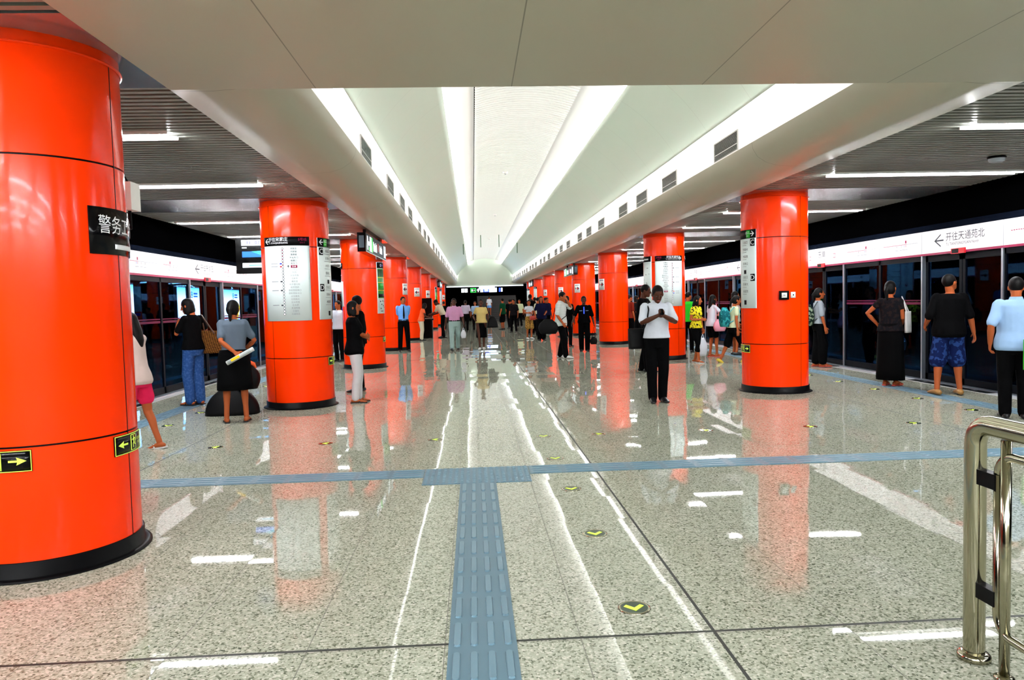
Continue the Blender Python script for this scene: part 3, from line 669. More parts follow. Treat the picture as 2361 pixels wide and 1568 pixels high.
plate('police_sign', -1, 0, 92, 0.275, 1.85, 2.13, GLOSSB, d_police, 'black sign with white characters and arrow on the nearest orange column', part='lettering')
def run_man(mb, f, u, v, s, m, sg=1):
    P = lambda q: [(u + sg * a * s, v + b * s) for a, b in q]
    mb.disc(u + sg * 0.05 * s, v + 0.40 * s, 0.075 * s, 0.004, m, f, 10)
    for q in ([(-.04, .32), (.1, .3), (.06, .0), (-.1, .02)], [(.08, .3), (.26, .16), (.23, .1), (.07, .2)], [(-.04, .32), (-.24, .24), (-.26, .06), (-.2, .06), (-.18, .19), (-.05, .24)],
              [(-.09, .04), (.04, .02), (.17, -.16), (.14, -.42), (.06, -.42), (.08, -.2)], [(-.1, .04), (.0, .0), (-.08, -.2), (-.34, -.3), (-.36, -.23), (-.15, -.14)]): mb.poly(P(q), 0.0042, m, f)
def d_exit(sg):
    def d(mb, f):
        for q in ((-0.163, 0.622, 0.163, 0.626), (-0.163, 0.736, 0.163, 0.74), (-0.163, 0.622, -0.159, 0.74), (0.159, 0.622, 0.163, 0.74)): mb.rect(*q, 0.001, 0.003, LUMGREEN, f, 6)
        uc = -sg * 0.02; mb.rect(uc - 0.034, 0.632, uc + 0.034, 0.730, 0.001, 0.0025, LUMGREEN, f, 2); mb.rect(uc - 0.027, 0.636, uc + 0.027, 0.726, 0.0028, 0.003, GLOSSB, f, 2)
        run_man(mb, f, uc, 0.683, 0.085, LUMGREEN, sg)
        a = sg * 0.05; mb.poly([(a, 0.688), (a + sg * 0.045, 0.688), (a + sg * 0.04, 0.705), (a + sg * 0.09, 0.682), (a + sg * 0.04, 0.659), (a + sg * 0.045, 0.676), (a, 0.676)], 0.004, LUMGREEN, f)
        mb.text('安全出口', 0.022, -sg * 0.105, 0.688, LUMGREEN, f, 0.004); mb.text('EXIT', 0.022, -sg * 0.105, 0.662, LUMGREEN, f, 0.004)
    return d
for s, k, th, sg, lab in ((-1, 0, 2.0, 1, 'black exit plate with right arrow low on the nearest orange column'), (-1, 0, 90.0, -1, 'black exit plate with left arrow low on the nearest orange column'),
                          (-1, 1, 87, -1, 'small green exit plate low on the second left column'), (-1, 2, 88, -1, 'small green exit plate low on the third left column'),
                          (-1, 3, 88, -1, 'small green exit plate low on the fourth left column beside the guard'), (-1, 4, 88, -1, 'small green exit plate low on the fifth left column'),
                          (1, 1, -87, 1, 'green exit plate with arrow low on the first right column')):
    plate('emergency_exit_sign', s, k, th, 0.165, 0.62, 0.742, GLOSSB, d_exit(sg), lab, 'sign', 'low exit plates')
GB = mat('green_board_print', (0.03, 0.30, 0.03), 0.25, 0, 0.4)
def d_green(mb, f):
    mb.rect(-0.2, 2.40, 0.2, 2.53, 0.001, 0.003, BLACK, f, 8); mb.disc(-0.05, 2.465, 0.035, 0.004, PALEINK, f); mb.disc(-0.05, 2.465, 0.022, 0.005, BLUEINK, f); mb.rect(0.02, 2.45, 0.12, 2.48, 0.003, 0.005, BLUEINK, f)
    mb.rect(-0.18, 1.68, 0.18, 2.38, 0.001, 0.003, GB, f, 8)
    for i in range(5): mb.rect(-0.17 + 0.07 * i, 2.2, -0.13 + 0.07 * i, 2.36, 0.003, 0.004, INK, f)
    for v in (2.17, 2.05, 1.86): mb.rect(-0.18, v, 0.18, v + 0.012, 0.003, 0.004, YELINK, f, 6)
    mb.rect(-0.1, 1.92, 0.1, 2.02, 0.003, 0.004, GREENINK, f, 4); mb.rect(-0.17, 1.70, 0.17, 1.78, 0.003, 0.004, BLACK, f, 6)
    for u, v in ((-.1, 1.6), (0, 1.61), (.1, 1.6), (-.05, 1.53), (.04, 1.5), (.1, 1.46), (-.09, 1.43)): mb.rect(u - 0.02, v - 0.015, u + 0.02, v + 0.015, 0.002, 0.004, INK, f)
    mb.rect(-0.1, 1.36, 0.02, 1.375, 0.002, 0.004, INK, f)
plate('area_map_sign', -1, 2, 74, 0.21, 1.31, 2.54, BOARD, d_green, 'tall green and white area map board on the third left column', part='print')
plate('area_map_sign', -1, 6, 74, 0.21, 1.31, 2.54, BOARD, d_green, 'tall green and white area map board on a far left column', part='print')
def d_side(mb, f):
    mb.rect(-0.2, 2.405, 0.2, 2.535, 0.001, 0.003, BLACK, f, 8); mb.rect(-0.12, 2.45, 0.12, 2.48, 0.003, 0.005, PALEINK, f, 4)
    for p in ([(-.15, 2.2), (.0, 2.1), (.15, 2.12), (.15, 2.1), (0, 2.08), (-.15, 2.18)], [(-.12, 2.0), (.05, 1.9), (.14, 1.7), (.12, 1.7), (.03, 1.88), (-.12, 1.97)]): mb.poly(p, 0.003, GREYINK, f)
    for u, v in ((-.1, 1.8), (.08, 2.25), (.0, 1.65), (.1, 1.5)): mb.rect(u - .03, v - .01, u + .03, v + .01, 0.002, 0.003, GREYINK, f)
    mb.rect(-0.1, 1.40, 0.1, 1.47, 0.002, 0.003, BLUEINK, f, 4)
plate('notice_board', 1, 2, -76, 0.22, 1.31, 2.535, BOARD, d_side, 'pale notice board on the second right column, beside its line map', part='print')
plate('notice_board', 1, 2, 88, 0.16, 1.6, 2.1, BOARD, d_side, 'small pale notice on the platform side of the second right column', part='print')
plate('notice_board', -1, 2, -78, 0.2, 1.5, 2.1, BOARD, d_side, 'pale notice on the platform side of the third left column', part='print')
plate('notice_board', 1, 7, -60, 0.2, 1.31, 2.54, BOARD, d_side, 'tall narrow white board on a far right column', part='print')
plate('notice_board', 1, 8, -60, 0.2, 1.31, 2.54, BOARD, d_side, 'tall narrow white board on the farthest right column', part='print')
plate('notice_board', -1, 7, 70, 0.2, 1.31, 2.54, BOARD, d_side, 'tall narrow white board on a far left column', part='print')
def d_arrow(sg):
    def d(mb, f):
        mb.poly([(sg * 0.1, 2.05), (sg * -0.02, 2.05), (sg * -0.02, 2.10), (sg * -0.11, 2.02), (sg * -0.02, 1.94), (sg * -0.02, 1.99), (sg * 0.1, 1.99)], 0.003, INK, f)
        mb.rect(-0.02, 2.0, 0.05, 2.04, 0.0032, 0.004, REDINK, f); mb.rect(-0.1, 2.14, 0.1, 2.17, 0.001, 0.003, GREYINK, f, 4)
    return d
for s, k, th, lab in ((-1, 3, 62, 'fourth left column behind the guard'), (-1, 4, 42, 'fifth left column'), (-1, 5, 50, 'sixth left column'), (-1, 8, 50, 'last left column'), (1, 3, -62, 'third right column'), (1, 4, -42, 'fourth right column'), (1, 5, -30, 'fifth right column'), (1, 6, -50, 'sixth right column')):
    plate('arrow_sign', s, k, th, 0.14, 1.84, 2.21, WHITE, d_arrow(1 if s < 0 else -1), 'small white arrow sign on the ' + lab, 'sign', 'white arrow signs')
# alarm and socket on the first right column, speaker box behind the nearest column
f = cyl(0.5, 0); RZ = empty('alarm_box', at_col(1, 1))
mb = MB(); mb.rect(-0.135, 1.435, -0.005, 1.57, -0.01, 0.05, BLACK, f, 3); mb.build('case', RZ)
mb = MB(); mb.rect(-0.105, 1.465, -0.035, 1.54, 0.05, 0.056, WHITE, f, 2); mb.rect(-0.085, 1.49, -0.055, 1.515, 0.056, 0.058, GREYINK, f); mb.build('panel', RZ); tag(RZ, 'black framed call box on the first right column', 'call box')
RZ = empty('wall_socket', at_col(1, 1)); mb = MB(); mb.rect(0.04, 1.46, 0.115, 1.55, -0.01, 0.012, WHITE, f, 2); mb.build('plate', RZ)
mb = MB(); mb.disc(0.078, 1.505, 0.012, 0.014, INK, f); mb.build('socket', RZ, fix=False); tag(RZ, 'small white socket plate beside the black call box', 'socket')
t = empty('wall_speaker', (-3.40, 5.2, 2.2)); mb = MB(); mb.box((-0.045, -0.07, 0.0), (0.045, 0.07, 0.19), WHITE); mb.build('housing', t)
mb = MB(); mb.box((-0.1, -0.2, 0.06), (-0.045, 0.0, 0.13), BLACK); mb.build('bracket', t)
mb = MB(); mb.tube([(0.0, 0, 0.0), (0.0, 0, -0.12)], 0.012, BLACK, 8); mb.build('antenna', t)
mb = MB(); mb.tube([(0, 0, 0.19), (-0.02, 0, 0.23), (-0.08, -0.05, 0.26)], 0.006, BLACK, 6); mb.build('cable', t); tag(t, 'small white box with black rod mounted behind the nearest orange column', 'box')
# ---------------------------------------------------------------- hanging signs and monitor
GREYLIT = mat('sign_grey_face', (0.05, 0.065, 0.08), 0.5, 0, 0.1, 0.02, (0.5, 0.6, 0.7))
def hang(s, y, L, lab):
    t = empty('hanging_sign', (s * 3.22, y, 0)); mb = MB(); mb.box((-0.085, 0, 2.58), (0.085, L, 2.96), GLOSSB); mb.build('case', t)
    f = flat((-s * 0.085, L / 2, 0), (0, -s, 0) if s > 0 else (0, 1, 0), (0, 0, 1), (-s, 0, 0))
    mb = MB(); mb.rect(-L / 2 + 0.1, 2.60, L / 2 - 0.05, 2.94, 0.001, 0.004, GREYLIT, f)
    a = -L / 2
    mb.rect(a + 0.15, 2.63, a + 0.28, 2.91, 0.005, 0.006, SIGNLIT, f); mb.rect(a + 0.28, 2.73, a + 0.5, 2.81, 0.005, 0.006, SIGNLIT, f); mb.rect(a + 0.52, 2.62, a + 0.78, 2.92, 0.005, 0.006, SIGNLIT, f); mb.rect(a + 0.42, 2.62, a + 0.5, 2.70, 0.005, 0.006, SIGNGREEN, f); mb.rect(a + 0.8, 2.62, a + 0.95, 2.92, 0.005, 0.006, SIGNGREEN, f)
    for i in range(5): mb.rect(a + 1.05 + 0.12 * i, 2.66, a + 1.13 + 0.12 * i, 2.86 - 0.03 * (i % 3), 0.005, 0.006, SIGNLIT, f)
    mb.rect(a + 1.75, 2.70, a + 1.95, 2.88, 0.005, 0.006, REDINK, f)
    for i in range(4): mb.rect(a + 2.1 + 0.12 * i, 2.68, a + 2.17 + 0.12 * i, 2.86 - 0.04 * (i % 2), 0.005, 0.006, SIGNLIT, f)
    mb.rect(L / 2 - 0.45, 2.63, L / 2 - 0.33, 2.91, 0.005, 0.006, SIGNLIT, f); mb.rect(L / 2 - 0.33, 2.73, L / 2 - 0.24, 2.80, 0.005, 0.006, SIGNLIT, f); mb.rect(L / 2 - 0.24, 2.63, L / 2 - 0.12, 2.91, 0.005, 0.006, SIGNLIT, f)
    mb.build('display', t, fix=False)
    mb = MB(); mb.box((-0.05, -0.006, 2.66), (0.05, 0.0, 2.90), GREYLIT); mb.build('end_panel', t)
    for yy in (0.45, L - 0.6):
        mb = MB(); mb.box((-0.03, yy - 0.03, 2.96), (0.03, yy + 0.03, 3.062), BLACK); mb.build('hanger', t)
    tag(t, lab, 'sign', 'lit direction signs under the soffit')
hang(-1, 14.6, 3.3, 'black hanging direction sign with white symbols beside the third left column')
hang(1, 29.9, 3.2, 'black hanging direction sign with white symbols above the man in uniform')
hang(-1, 46.5, 3.2, 'far hanging direction sign along the left row of columns')
hang(1, 51.0, 3.2, 'far hanging direction sign along the right row of columns')
t = empty('monitor', (-4.68, 13.0, 0)); f = flat((0, -0.06, 0), (1, 0, 0), (0, 0, 1), (0, -1, 0))
mb = MB(); mb.box((-0.47, -0.06, 2.18), (0.47, 0.1, 2.74), GLOSSB); mb.box((-0.47, -0.07, 2.12), (0.47, 0.1, 2.18), BLACK); mb.build('case', t)
mb = MB(); mb.rect(-0.37, 2.60, 0.42, 2.70, 0.001, 0.003, SIGNLIT, f); mb.text('11 : 07', 0.085, -0.17, 2.622, BLUEINK, f, 0.005); mb.rect(-0.36, 2.555, -0.28, 2.575, 0.001, 0.003, SIGNLIT, f)
mb.rect(-0.36, 2.40, 0.1, 2.50, 0.001, 0.003, SCREENB, f); mb.poly([(-0.2, 2.50), (0.4, 2.53), (0.4, 2.42), (0.0, 2.42)], 0.004, SCREENC, f); mb.rect(-0.36, 2.22, 0.42, 2.30, 0.001, 0.003, SIGNLIT, f); mb.rect(-0.25, 2.25, 0.3, 2.265, 0.003, 0.004, SCREENC, f)
mb.build('screen', t, fix=False)
mb = MB(); mb.tube([(0, 0.02, 2.74), (0, 0.02, 3.08)], 0.03, BLACK, 10, False); mb.build('hanger', t); tag(t, 'black platform monitor showing 11:07 hung behind the second left column', 'monitor')
# far end: lit signs, bright lamp and strip light
t = empty('hanging_sign', (-0.1, 62.7, -0.18)); t.scale = (1.12, 1, 1.12); f = flat((0, 0, 0), (1, 0, 0), (0, 0, 1), (0, -1, 0)); mb = MB(); mb.box((-1.05, 0, 2.28), (1.03, 0.12, 2.70), GLOSSB); mb.build('case', t)
mb = MB(); mb.rect(-1.03, 2.33, -0.6, 2.66, 0.001, 0.004, SIGNGREEN, f); mb.rect(-0.98, 2.38, -0.65, 2.61, 0.004, 0.005, GLOSSB, f); mb.rect(-0.95, 2.42, -0.84, 2.57, 0.005, 0.006, SIGNLIT, f); mb.rect(-0.78, 2.47, -0.68, 2.53, 0.005, 0.006, SIGNLIT, f)
mb.poly([(-0.47, 2.36), (-0.39, 2.36), (-0.39, 2.48), (-0.31, 2.48), (-0.43, 2.64), (-0.55, 2.48), (-0.47, 2.48)], 0.004, SIGNLIT, f)
mb.rect(-0.27, 2.34, -0.05, 2.66, 0.001, 0.004, SIGNLIT, f); mb.rect(0.0, 2.34, 0.36, 2.66, 0.001, 0.004, SIGNBLUE, f); mb.rect(0.04, 2.5, 0.32, 2.62, 0.004, 0.005, SIGNLIT, f); mb.rect(0.04, 2.38, 0.32, 2.46, 0.004, 0.005, SIGNLIT, f); mb.rect(0.4, 2.32, 1.0, 2.66, 0.001, 0.004, SIGNLIT, f); mb.build('display', t, fix=False)
for x in (-0.8, 0.8):
    mb = MB(); mb.box((x - 0.03, 0.03, 2.7), (x + 0.03, 0.09, 2.80), BLACK); mb.build('hanger', t)
tag(t, 'wide lit sign with green exit symbol and up arrow at the hall end', 'sign')
for x, w_, lab in ((1.1, 0.16, 'small white and blue lit sign right of the wide end sign'), (-1.69, 0.26, 'pair of pale lit squares left of the wide end sign')):
    t = empty('hanging_sign', (x * 1.12 + 0.125, 62.7, -0.18)); t.scale = (1.12, 1, 1.12); mb = MB(); mb.box((-w_, 0, 2.32), (w_, 0.1, 2.66), GLOSSB); mb.build('case', t)
    mb = MB(); mb.rect(-w_ + 0.02, 2.34, -0.02, 2.64, 0.001, 0.004, SIGNLIT if w_ > 0.2 else SIGNBLUE, f); mb.rect(0.02, 2.34, w_ - 0.02, 2.64, 0.001, 0.004, SIGNLIT, f); mb.build('display', t, fix=False)
    mb = MB(); mb.box((-0.02, 0.03, 2.66), (0.02, 0.07, 2.80), BLACK); mb.build('hanger', t); tag(t, lab, 'sign')
mb = MB(); mb.box((-0.5, 62.54, 2.70), (0.82, 62.66, 2.95), LAMPBLUE); o = mb.build('lit_panel'); tag(o, 'bright blue-white lit panel above the end sign', 'light')
mb = MB(); mb.box((-3.3, 62.44, 2.90), (3.3, 62.51, 2.97), SIGNLIT); o = mb.build('strip_light'); tag(o, 'thin white strip light across the far end of the hall', 'light')
# ---------------------------------------------------------------- stainless railing
def arcpts(c, a, b, r, n=6):  # quarter bend from direction a to b around corner c
    c, a, b = Vector(c), Vector(a), Vector(b)
    return [c - a * r + b * 0 + (a * r) * sin(pi / 2 * i / n) + (b * r) * (1 - cos(pi / 2 * i / n)) for i in range(n + 1)]
t = empty('railing', (0.962, 2.79, 0))
mb = MB(); mb.tube([(0, 0, 0.0)] + arcpts((0, 0, 0.972), (0, 0, 1), (0, -1, 0), 0.09) + [(0, -2.6, 0.972), (0, -2.9, 0.972)], 0.040, CHROME, 20); mb.build('handrail', t)
mb = MB(); mb.lathe([(0.062, 0.0), (0.062, 0.018), (0.052, 0.028), (0.042, 0.03)], CHROME, 24); mb.build('base_flange', t)
r_ = 0.017; pts = []
for c, a, b in (((0, -0.13, 0.87), (0, 0, 1), (0, -1, 0)), ((0, -1.2, 0.87), (0, -1, 0), (0, 0, -1)), ((0, -1.2, 0.17), (0, 0, -1), (0, 1, 0)), ((0, -0.13, 0.17), (0, 1, 0), (0, 0, 1))): pts += arcpts(c, a, b, 0.08)
pts.append(pts[0]); mb = MB(); mb.tube(pts, r_, CHROME, 12, False); mb.build('infill_frame', t)
for yy in (-0.17, -1.16):
    mb = MB(); mb.tube([(0, yy, 0.0), (0, yy, 0.93)], 0.019, CHROME, 14, False); p_ = mb.build('post', t)
    mb = MB(); mb.lathe([(0.036, 0.0), (0.036, 0.012), (0.022, 0.02)], CHROME, 16, (0, yy)); mb.build('base_flange', p_)
for i in range(6):
    yy = -0.3 - 0.14 * i; mb = MB(); mb.tube([(0, yy, 0.17), (0, yy, 0.87)], 0.009, CHROME, 10, False); mb.build('baluster', t)
for z in (0.30, 0.76):
    mb = MB(); mb.box((-0.02, -0.135, z - 0.03), (0.02, -0.03, z + 0.03), BLACK); mb.build('bracket', t)
tag(t, 'stainless steel railing with rounded corner post beside the camera', 'railing')
#PEOPLE
# ---------------------------------------------------------------- people
SKIN = mat('skin_warm', (0.36, 0.085, 0.025), 0.6, 0, 0.15); SKIND = mat('skin_tanned_backlit', (0.07, 0.018, 0.007), 0.55, 0, 0.3); SKINL = mat('skin_light', (0.55, 0.24, 0.12), 0.55, 0, 0.3)  # the tanned tone is darkened further, backlit shade put into its colour
HAIRM = mat('black_hair', (0.0025, 0.002, 0.002), 0.55, 0, 0.12); EYEM = mat('dark_eye', (0.01, 0.008, 0.008), 0.3); LIPM = mat('lip', (0.30, 0.05, 0.04), 0.5)
SHOEB = mat('black_shoe', (0.006, 0.006, 0.007), 0.35, 0, 0.4); SOLEW = mat('pale_shoe', (0.55, 0.55, 0.55), 0.5)
def remesh(o, vox, it=2):
    md = o.modifiers.new('r', 'REMESH'); md.mode = 'VOXEL'; md.voxel_size = vox; md.use_smooth_shade = True
    sm = o.modifiers.new('s', 'SMOOTH'); sm.factor = 0.5; sm.iterations = it
    me = bpy.data.meshes.new_from_object(o.evaluated_get(bpy.context.evaluated_depsgraph_get()))
    old = o.data; m = old.materials[0]; o.modifiers.clear(); o.data = me; me.name = o.name
    if not me.materials: me.materials.append(m)
    bpy.data.meshes.remove(old)
def ik(a, c, l1, l2, pole):
    a, c, pole = Vector(a), Vector(c), Vector(pole); d = c - a; L = d.length; mx = (l1 + l2) * 0.995
    if L > mx: d = d * (mx / L); L = mx; c = a + d
    L = max(L, abs(l1 - l2) + 0.01); x = (l1 * l1 - l2 * l2 + L * L) / (2 * L); h = math.sqrt(max(l1 * l1 - x * x, 0))
    dn = d.normalized(); p = pole - dn * pole.dot(dn); p = p.normalized() if p.length > 1e-6 else Vector((0, 1, 0))
    return a + dn * x + p * h, c
def sring(c, w, yf, yb, n=20, T=None):
    r = []
    for k in range(n):
        a = 2 * pi * k / n; y = sin(a) * (yf if sin(a) > 0 else yb)
        p = Vector((c[0] + w * cos(a), c[1] + y, c[2])); r.append(T(p) if T else p)
    return r
HEADR = [(-.117, .022, .076, -.028), (-.104, .042, .087, .0), (-.07, .058, .090, .055), (-.03, .068, .089, .082), (0, .073, .086, .092), (.04, .075, .088, .098), (.075, .067, .074, .09), (.1, .046, .048, .066), (.114, .02, .02, .03)]
TORM = [(.80, .125, .10, .10), (.88, .165, .115, .125), (.96, .162, .115, .115), (1.06, .145, .112, .10), (1.18, .155, .12, .11), (1.30, .175, .125, .12), (1.385, .172, .105, .115), (1.43, .13, .075, .09), (1.455, .075, .06, .07)]
TORF = [(.80, .125, .10, .105), (.88, .168, .11, .13), (.96, .155, .105, .11), (1.06, .125, .10, .09), (1.18, .138, .115, .095), (1.27, .15, .14, .10), (1.375, .15, .095, .10), (1.425, .11, .07, .08), (1.455, .062, .055, .06)]
def person(label, x, y, face, h=1.7, sex='m', vox=0.012, girth=1.0, skin=SKIN, lean=0, head=(0, 0), feet=None, hands=None, poles=None, curl=0.5, palms=None, ftpitch=(0, 0),
           top=None, sleeve=0.6, hem=0.98, collar=None, bottom=None, legs='trousers', leghem=0.07, flare=1.0, hair='short', shoes=SHOEB, sandal=False, belt=None, tie=None, z=0.0, extra=None):
    s = h / 1.72
    root_name = 'person'
    TOR = TORM if sex == 'm' else TORF
    def T(p):
        p = Vector(p); t = min(1, max(0, (p.z - 0.9) / 0.25)); t = t * t * (3 - 2 * t); a = radians(lean) * t
        q = p - Vector((0, 0, 0.93)); return Vector((q.x, q.y * cos(a) + q.z * sin(a), -q.y * sin(a) + q.z * cos(a))) + Vector((0, 0, 0.93))
    hy, hp = radians(head[0]), radians(head[1])
    HR = Euler((-hp - radians(lean) * 0.6, 0, 0)).to_matrix(); HR = Matrix.Rotation(hy, 3, 'Z') @ HR
    neck = T((0, -0.015, 1.46)); HC0 = Vector((0, 0.035, 0.145))
    Hc = neck + HR @ HC0
    H = lambda p: Hc + HR @ Vector(p)
    feet = feet or ((-0.1, 0, 0), (0.1, 0, 0)); hands = hands or (None, None); poles = poles or (None, None); palms = palms or (None, None)
    fem = sex == 'f'; shx = 0.150 if fem else 0.176; ar = 0.88 if fem else 1.0
    drop = 0.0
    for i in (0, 1):
        fx, fy = feet[i][0], feet[i][1]; L = 0.82 * 0.998; d2 = (fx - (-.09, .09)[i]) ** 2 + fy ** 2
        drop = max(drop, 0.90 - (0.08 + feet[i][2]) - math.sqrt(max(L * L - d2, 0.3)))
    DZ = Vector((0, 0, -drop))
    J = {}
    for i, sd in ((0, -1), (1, 1)):
        hip = Vector((sd * 0.09, 0, 0.90)); ank = Vector((feet[i][0], feet[i][1], 0.08 + feet[i][2])) - DZ
        kn, ank = ik(hip, ank, 0.415, 0.405, (sd * 0.12, 1, 0)); J['leg', i] = (hip, kn, ank)
        sh = T((sd * shx, -0.01, 1.395)); hd = hands[i]
        wr = (sh + Vector((sd * 0.07, 0.03, -0.52))) if hd is None else Vector(hd)
        pl = poles[i] or (sd * 0.5, -1, -0.3)
        el, wr = ik(sh, wr, 0.285, 0.25, pl); J['arm', i] = (sh, el, wr)
    # ---- body: one continuous surface
    mb = MB(); g = girth
    mb.rings([sring((0, 0, zz), w_ * g, a * g, b * g, 20, T) for zz, w_, a, b in TOR], skin)
    mb.tube([T((0, -0.02, 1.40)), neck + Vector((0, 0.0, 0.02)), H((0, -0.03, -0.06))], [0.062 * ar, 0.056 * ar, 0.055 * ar], skin)
    mb.rings([[H(p) for p in sring((0, 0, zz), w_, a, b, 20)] for zz, w_, a, b in HEADR], skin)
    mb.tube([H((0, .078, .03)), H((0, .096, -.005)), H((0, .106, -.028))], [.010, .012, .017], skin, 8)
    for sd in (-1, 1): mb.ell(H((sd * .077, -.005, -.01)), (.012, .02, .032), skin, HR, 8, 10)
    for i, sd in ((0, -1), (1, 1)):
        hip, kn, ank = J['leg', i]; q = Vector((0, -0.012, 0))
        mb.tube([hip + Vector((0, 0, .02)), hip.lerp(kn, .35), kn.lerp(hip, .12), kn, kn.lerp(ank, .28) + q, kn.lerp(ank, .6), ank], [.088 * g, .08 * g, .056, .052, .056 * ar, .043 * ar, .035], skin, 14)
        fd = Vector((sd * 0.14, 1, 0)).normalized(); fp = radians(ftpitch[i]); fd = Vector((fd.x, fd.y * cos(fp), -sin(fp))); upv = Vector((0, sin(fp), cos(fp)))
        J['foot', i] = (ank, fd, upv)
        mb.tube([ank - fd * 0.05 - upv * 0.045, ank - upv * 0.035, ank + fd * 0.07 - upv * 0.045, ank + fd * 0.13 - upv * 0.058, ank + fd * 0.18 - upv * 0.064], [(.032, .030), (.038, .040), (.040, .030), (.042, .020), (.032, .014)], skin, 12)
        sh, el, wr = J['arm', i]
        mb.tube([sh, sh.lerp(el, .5), el, el.lerp(wr, .3), wr], [.052 * ar * g, .046 * ar, .038 * ar, .040 * ar, .026 * ar], skin, 12)
        d = (wr - el).normalized(); pn = Vector(palms[i] or (-sd, 0.0, 0.0)); pn = (pn - d * pn.dot(d)); pn = pn.normalized() if pn.length > .05 else d.orthogonal().normalized()
        tv = d.cross(pn) * sd * 1.0
        if tv.dot(Vector((0, 1, 0.4))) < 0 and hands[i] is None: tv = -tv
        rows = []
        for t_, wd, th in ((-.01, .024, .019), (.02, .034, .017), (.06, .040, .015), (.092, .040, .012)):
            c = wr + d * t_; rows.append([c + tv * wd * cos(2 * pi * k / 12) + pn * th * sin(2 * pi * k / 12) for k in range(12)])
        mb.rings(rows, skin)
        for j, (off, ln) in enumerate(((-.030, .058), (-.0105, .074), (.0105, .080), (.030, .070))):
            b = wr + d * 0.085 + tv * off; a1, a2 = curl * .75, curl * 1.6
            d1 = d * cos(a1) + pn * sin(a1); d2 = d * cos(a2) + pn * sin(a2)
            mb.tube([b, b + d1 * ln * .55, b + d1 * ln * .55 + d2 * ln * .45], [.0088, .0082, .007], skin, 8)
        b = wr + d * .028 + tv * .034; d1 = (tv * .75 + d * .65 + pn * .25).normalized(); d2 = (tv * .25 + d * .85 + pn * (.2 + curl * .5)).normalized()
        mb.tube([b - d1 * .01, b + d1 * .032, b + d1 * .032 + d2 * .03], [.012, .010, .008], skin, 8)
        J['hand', i] = (wr, d, pn, tv)
    for v in mb.bm.verts: v.co = (v.co + DZ) * s
    root = mb.build(root_name, None); remesh(root, vox if vox > 0.007 else 0.0062, 2)
    root.location = (x, y, z); root.rotation_euler = (0, 0, radians(face))
    tag(root, label, 'person')
    def part(name, mb, vx=None, it=3):
        for v in mb.bm.verts: v.co = (v.co + DZ) * s
        o = mb.build(name, root)
        if vx: remesh(o, vx, it)
        return o
    vg = max(vox, 0.010) * 1.1
    # ---- hair
    if hair:
        mb = MB(); mb.ell(H((0, -.014, .032)), (.083, .098, .098), HAIRM, HR)
        if hair in ('bob', 'long', 'tail'): mb.ell(H((0, -.030, -.01)), (.088, .082, .10), HAIRM, HR)
        if hair == 'bob': mb.ell(H((0, -.045, -.06)), (.085, .06, .085), HAIRM, HR); [mb.ell(H((sd * .068, .0, -.06)), (.022, .055, .085), HAIRM, HR) for sd in (-1, 1)]
        if hair == 'long': mb.tube([H((0, -.05, .0)), H((0, -.085, -.12)), H((0, -.095, -.24)), H((0, -.09, -.33))], [(.08, .06), (.075, .05), (.07, .04), (.04, .02)], HAIRM, 14); [mb.ell(H((sd * .066, .0, -.06)), (.022, .05, .09), HAIRM, HR) for sd in (-1, 1)]
        if hair == 'tail': mb.tube([H((0, -.09, .03)), H((0, -.13, -.02)), H((0, -.13, -.12)), H((0, -.11, -.2))], [.03, .032, .026, .012], HAIRM, 10)
        part('hair', mb, max(vox, .008), 2)
    if vox < 0.013:
        for sd in (-1, 1):
            mb = MB(); mb.ell(H((sd * .030, .083, .004)), (.015, .007, .0075), EYEM, HR, 6, 10); part('eye', mb)
        mb = MB(); mb.ell(H((0, .089, -.066)), (.024, .008, .007), LIPM, HR, 6, 10); part('mouth', mb)
    # ---- top
    if top:
        mb = MB(); e = 0.016 if sex == 'm' else 0.011; rr = []
        zs = [q for q in TOR if q[0] > hem + .03]; import bisect
        def at(zv):
            for q0, q1 in zip(TOR[:-1], TOR[1:]):
                if q0[0] <= zv <= q1[0]:
                    t_ = (zv - q0[0]) / (q1[0] - q0[0]); return tuple(a + (b - a) * t_ for a, b in zip(q0, q1))
            return (zv,) + TOR[0][1:]
        lw = 0.0 if hem > .955 else 0.024
        for q in [at(hem)] + zs: rr.append(sring((0, 0, q[0]), q[1] * g + e + lw * min(1.1, max(0, (1.25 - q[0]) / .25)), q[2] * g + e + lw * min(1.1, max(0, (1.25 - q[0]) / .25)), q[3] * g + e + lw * min(1.1, max(0, (1.25 - q[0]) / .25)), 20, T))
        mb.rings(rr, top)
        if sleeve > 0:
            for i in (0, 1):
                sh, el, wr = J['arm', i]; ins = sh - (el - sh).normalized() * .004 + Vector((-.006 if i else .006, 0, 0))
                if sleeve <= 1: mb.tube([ins, sh, sh.lerp(el, sleeve * .5), sh.lerp(el, sleeve)], [.064 * ar * g, .063 * ar * g, .060 * ar, .064 * ar], top, 14, True)
                else: mb.tube([ins, sh, sh.lerp(el, .6), el, wr.lerp(el, .1)], [.064 * ar * g, .063 * ar * g, .058 * ar, .052 * ar, .042 * ar], top, 14, True)
        part('shirt' if collar else 'top', mb, vg, 3)
        if collar:
            mb = MB(); mb.rings([sring((0, -.01, 1.452), .078 * ar, .075 * ar, .072 * ar, 18, T), sring((0, -.012, 1.475), .070 * ar, .066 * ar, .066 * ar, 18, T), sring((0, -.012, 1.49), .063 * ar, .050 * ar, .064 * ar, 18, T)], collar, False); part('collar', mb)
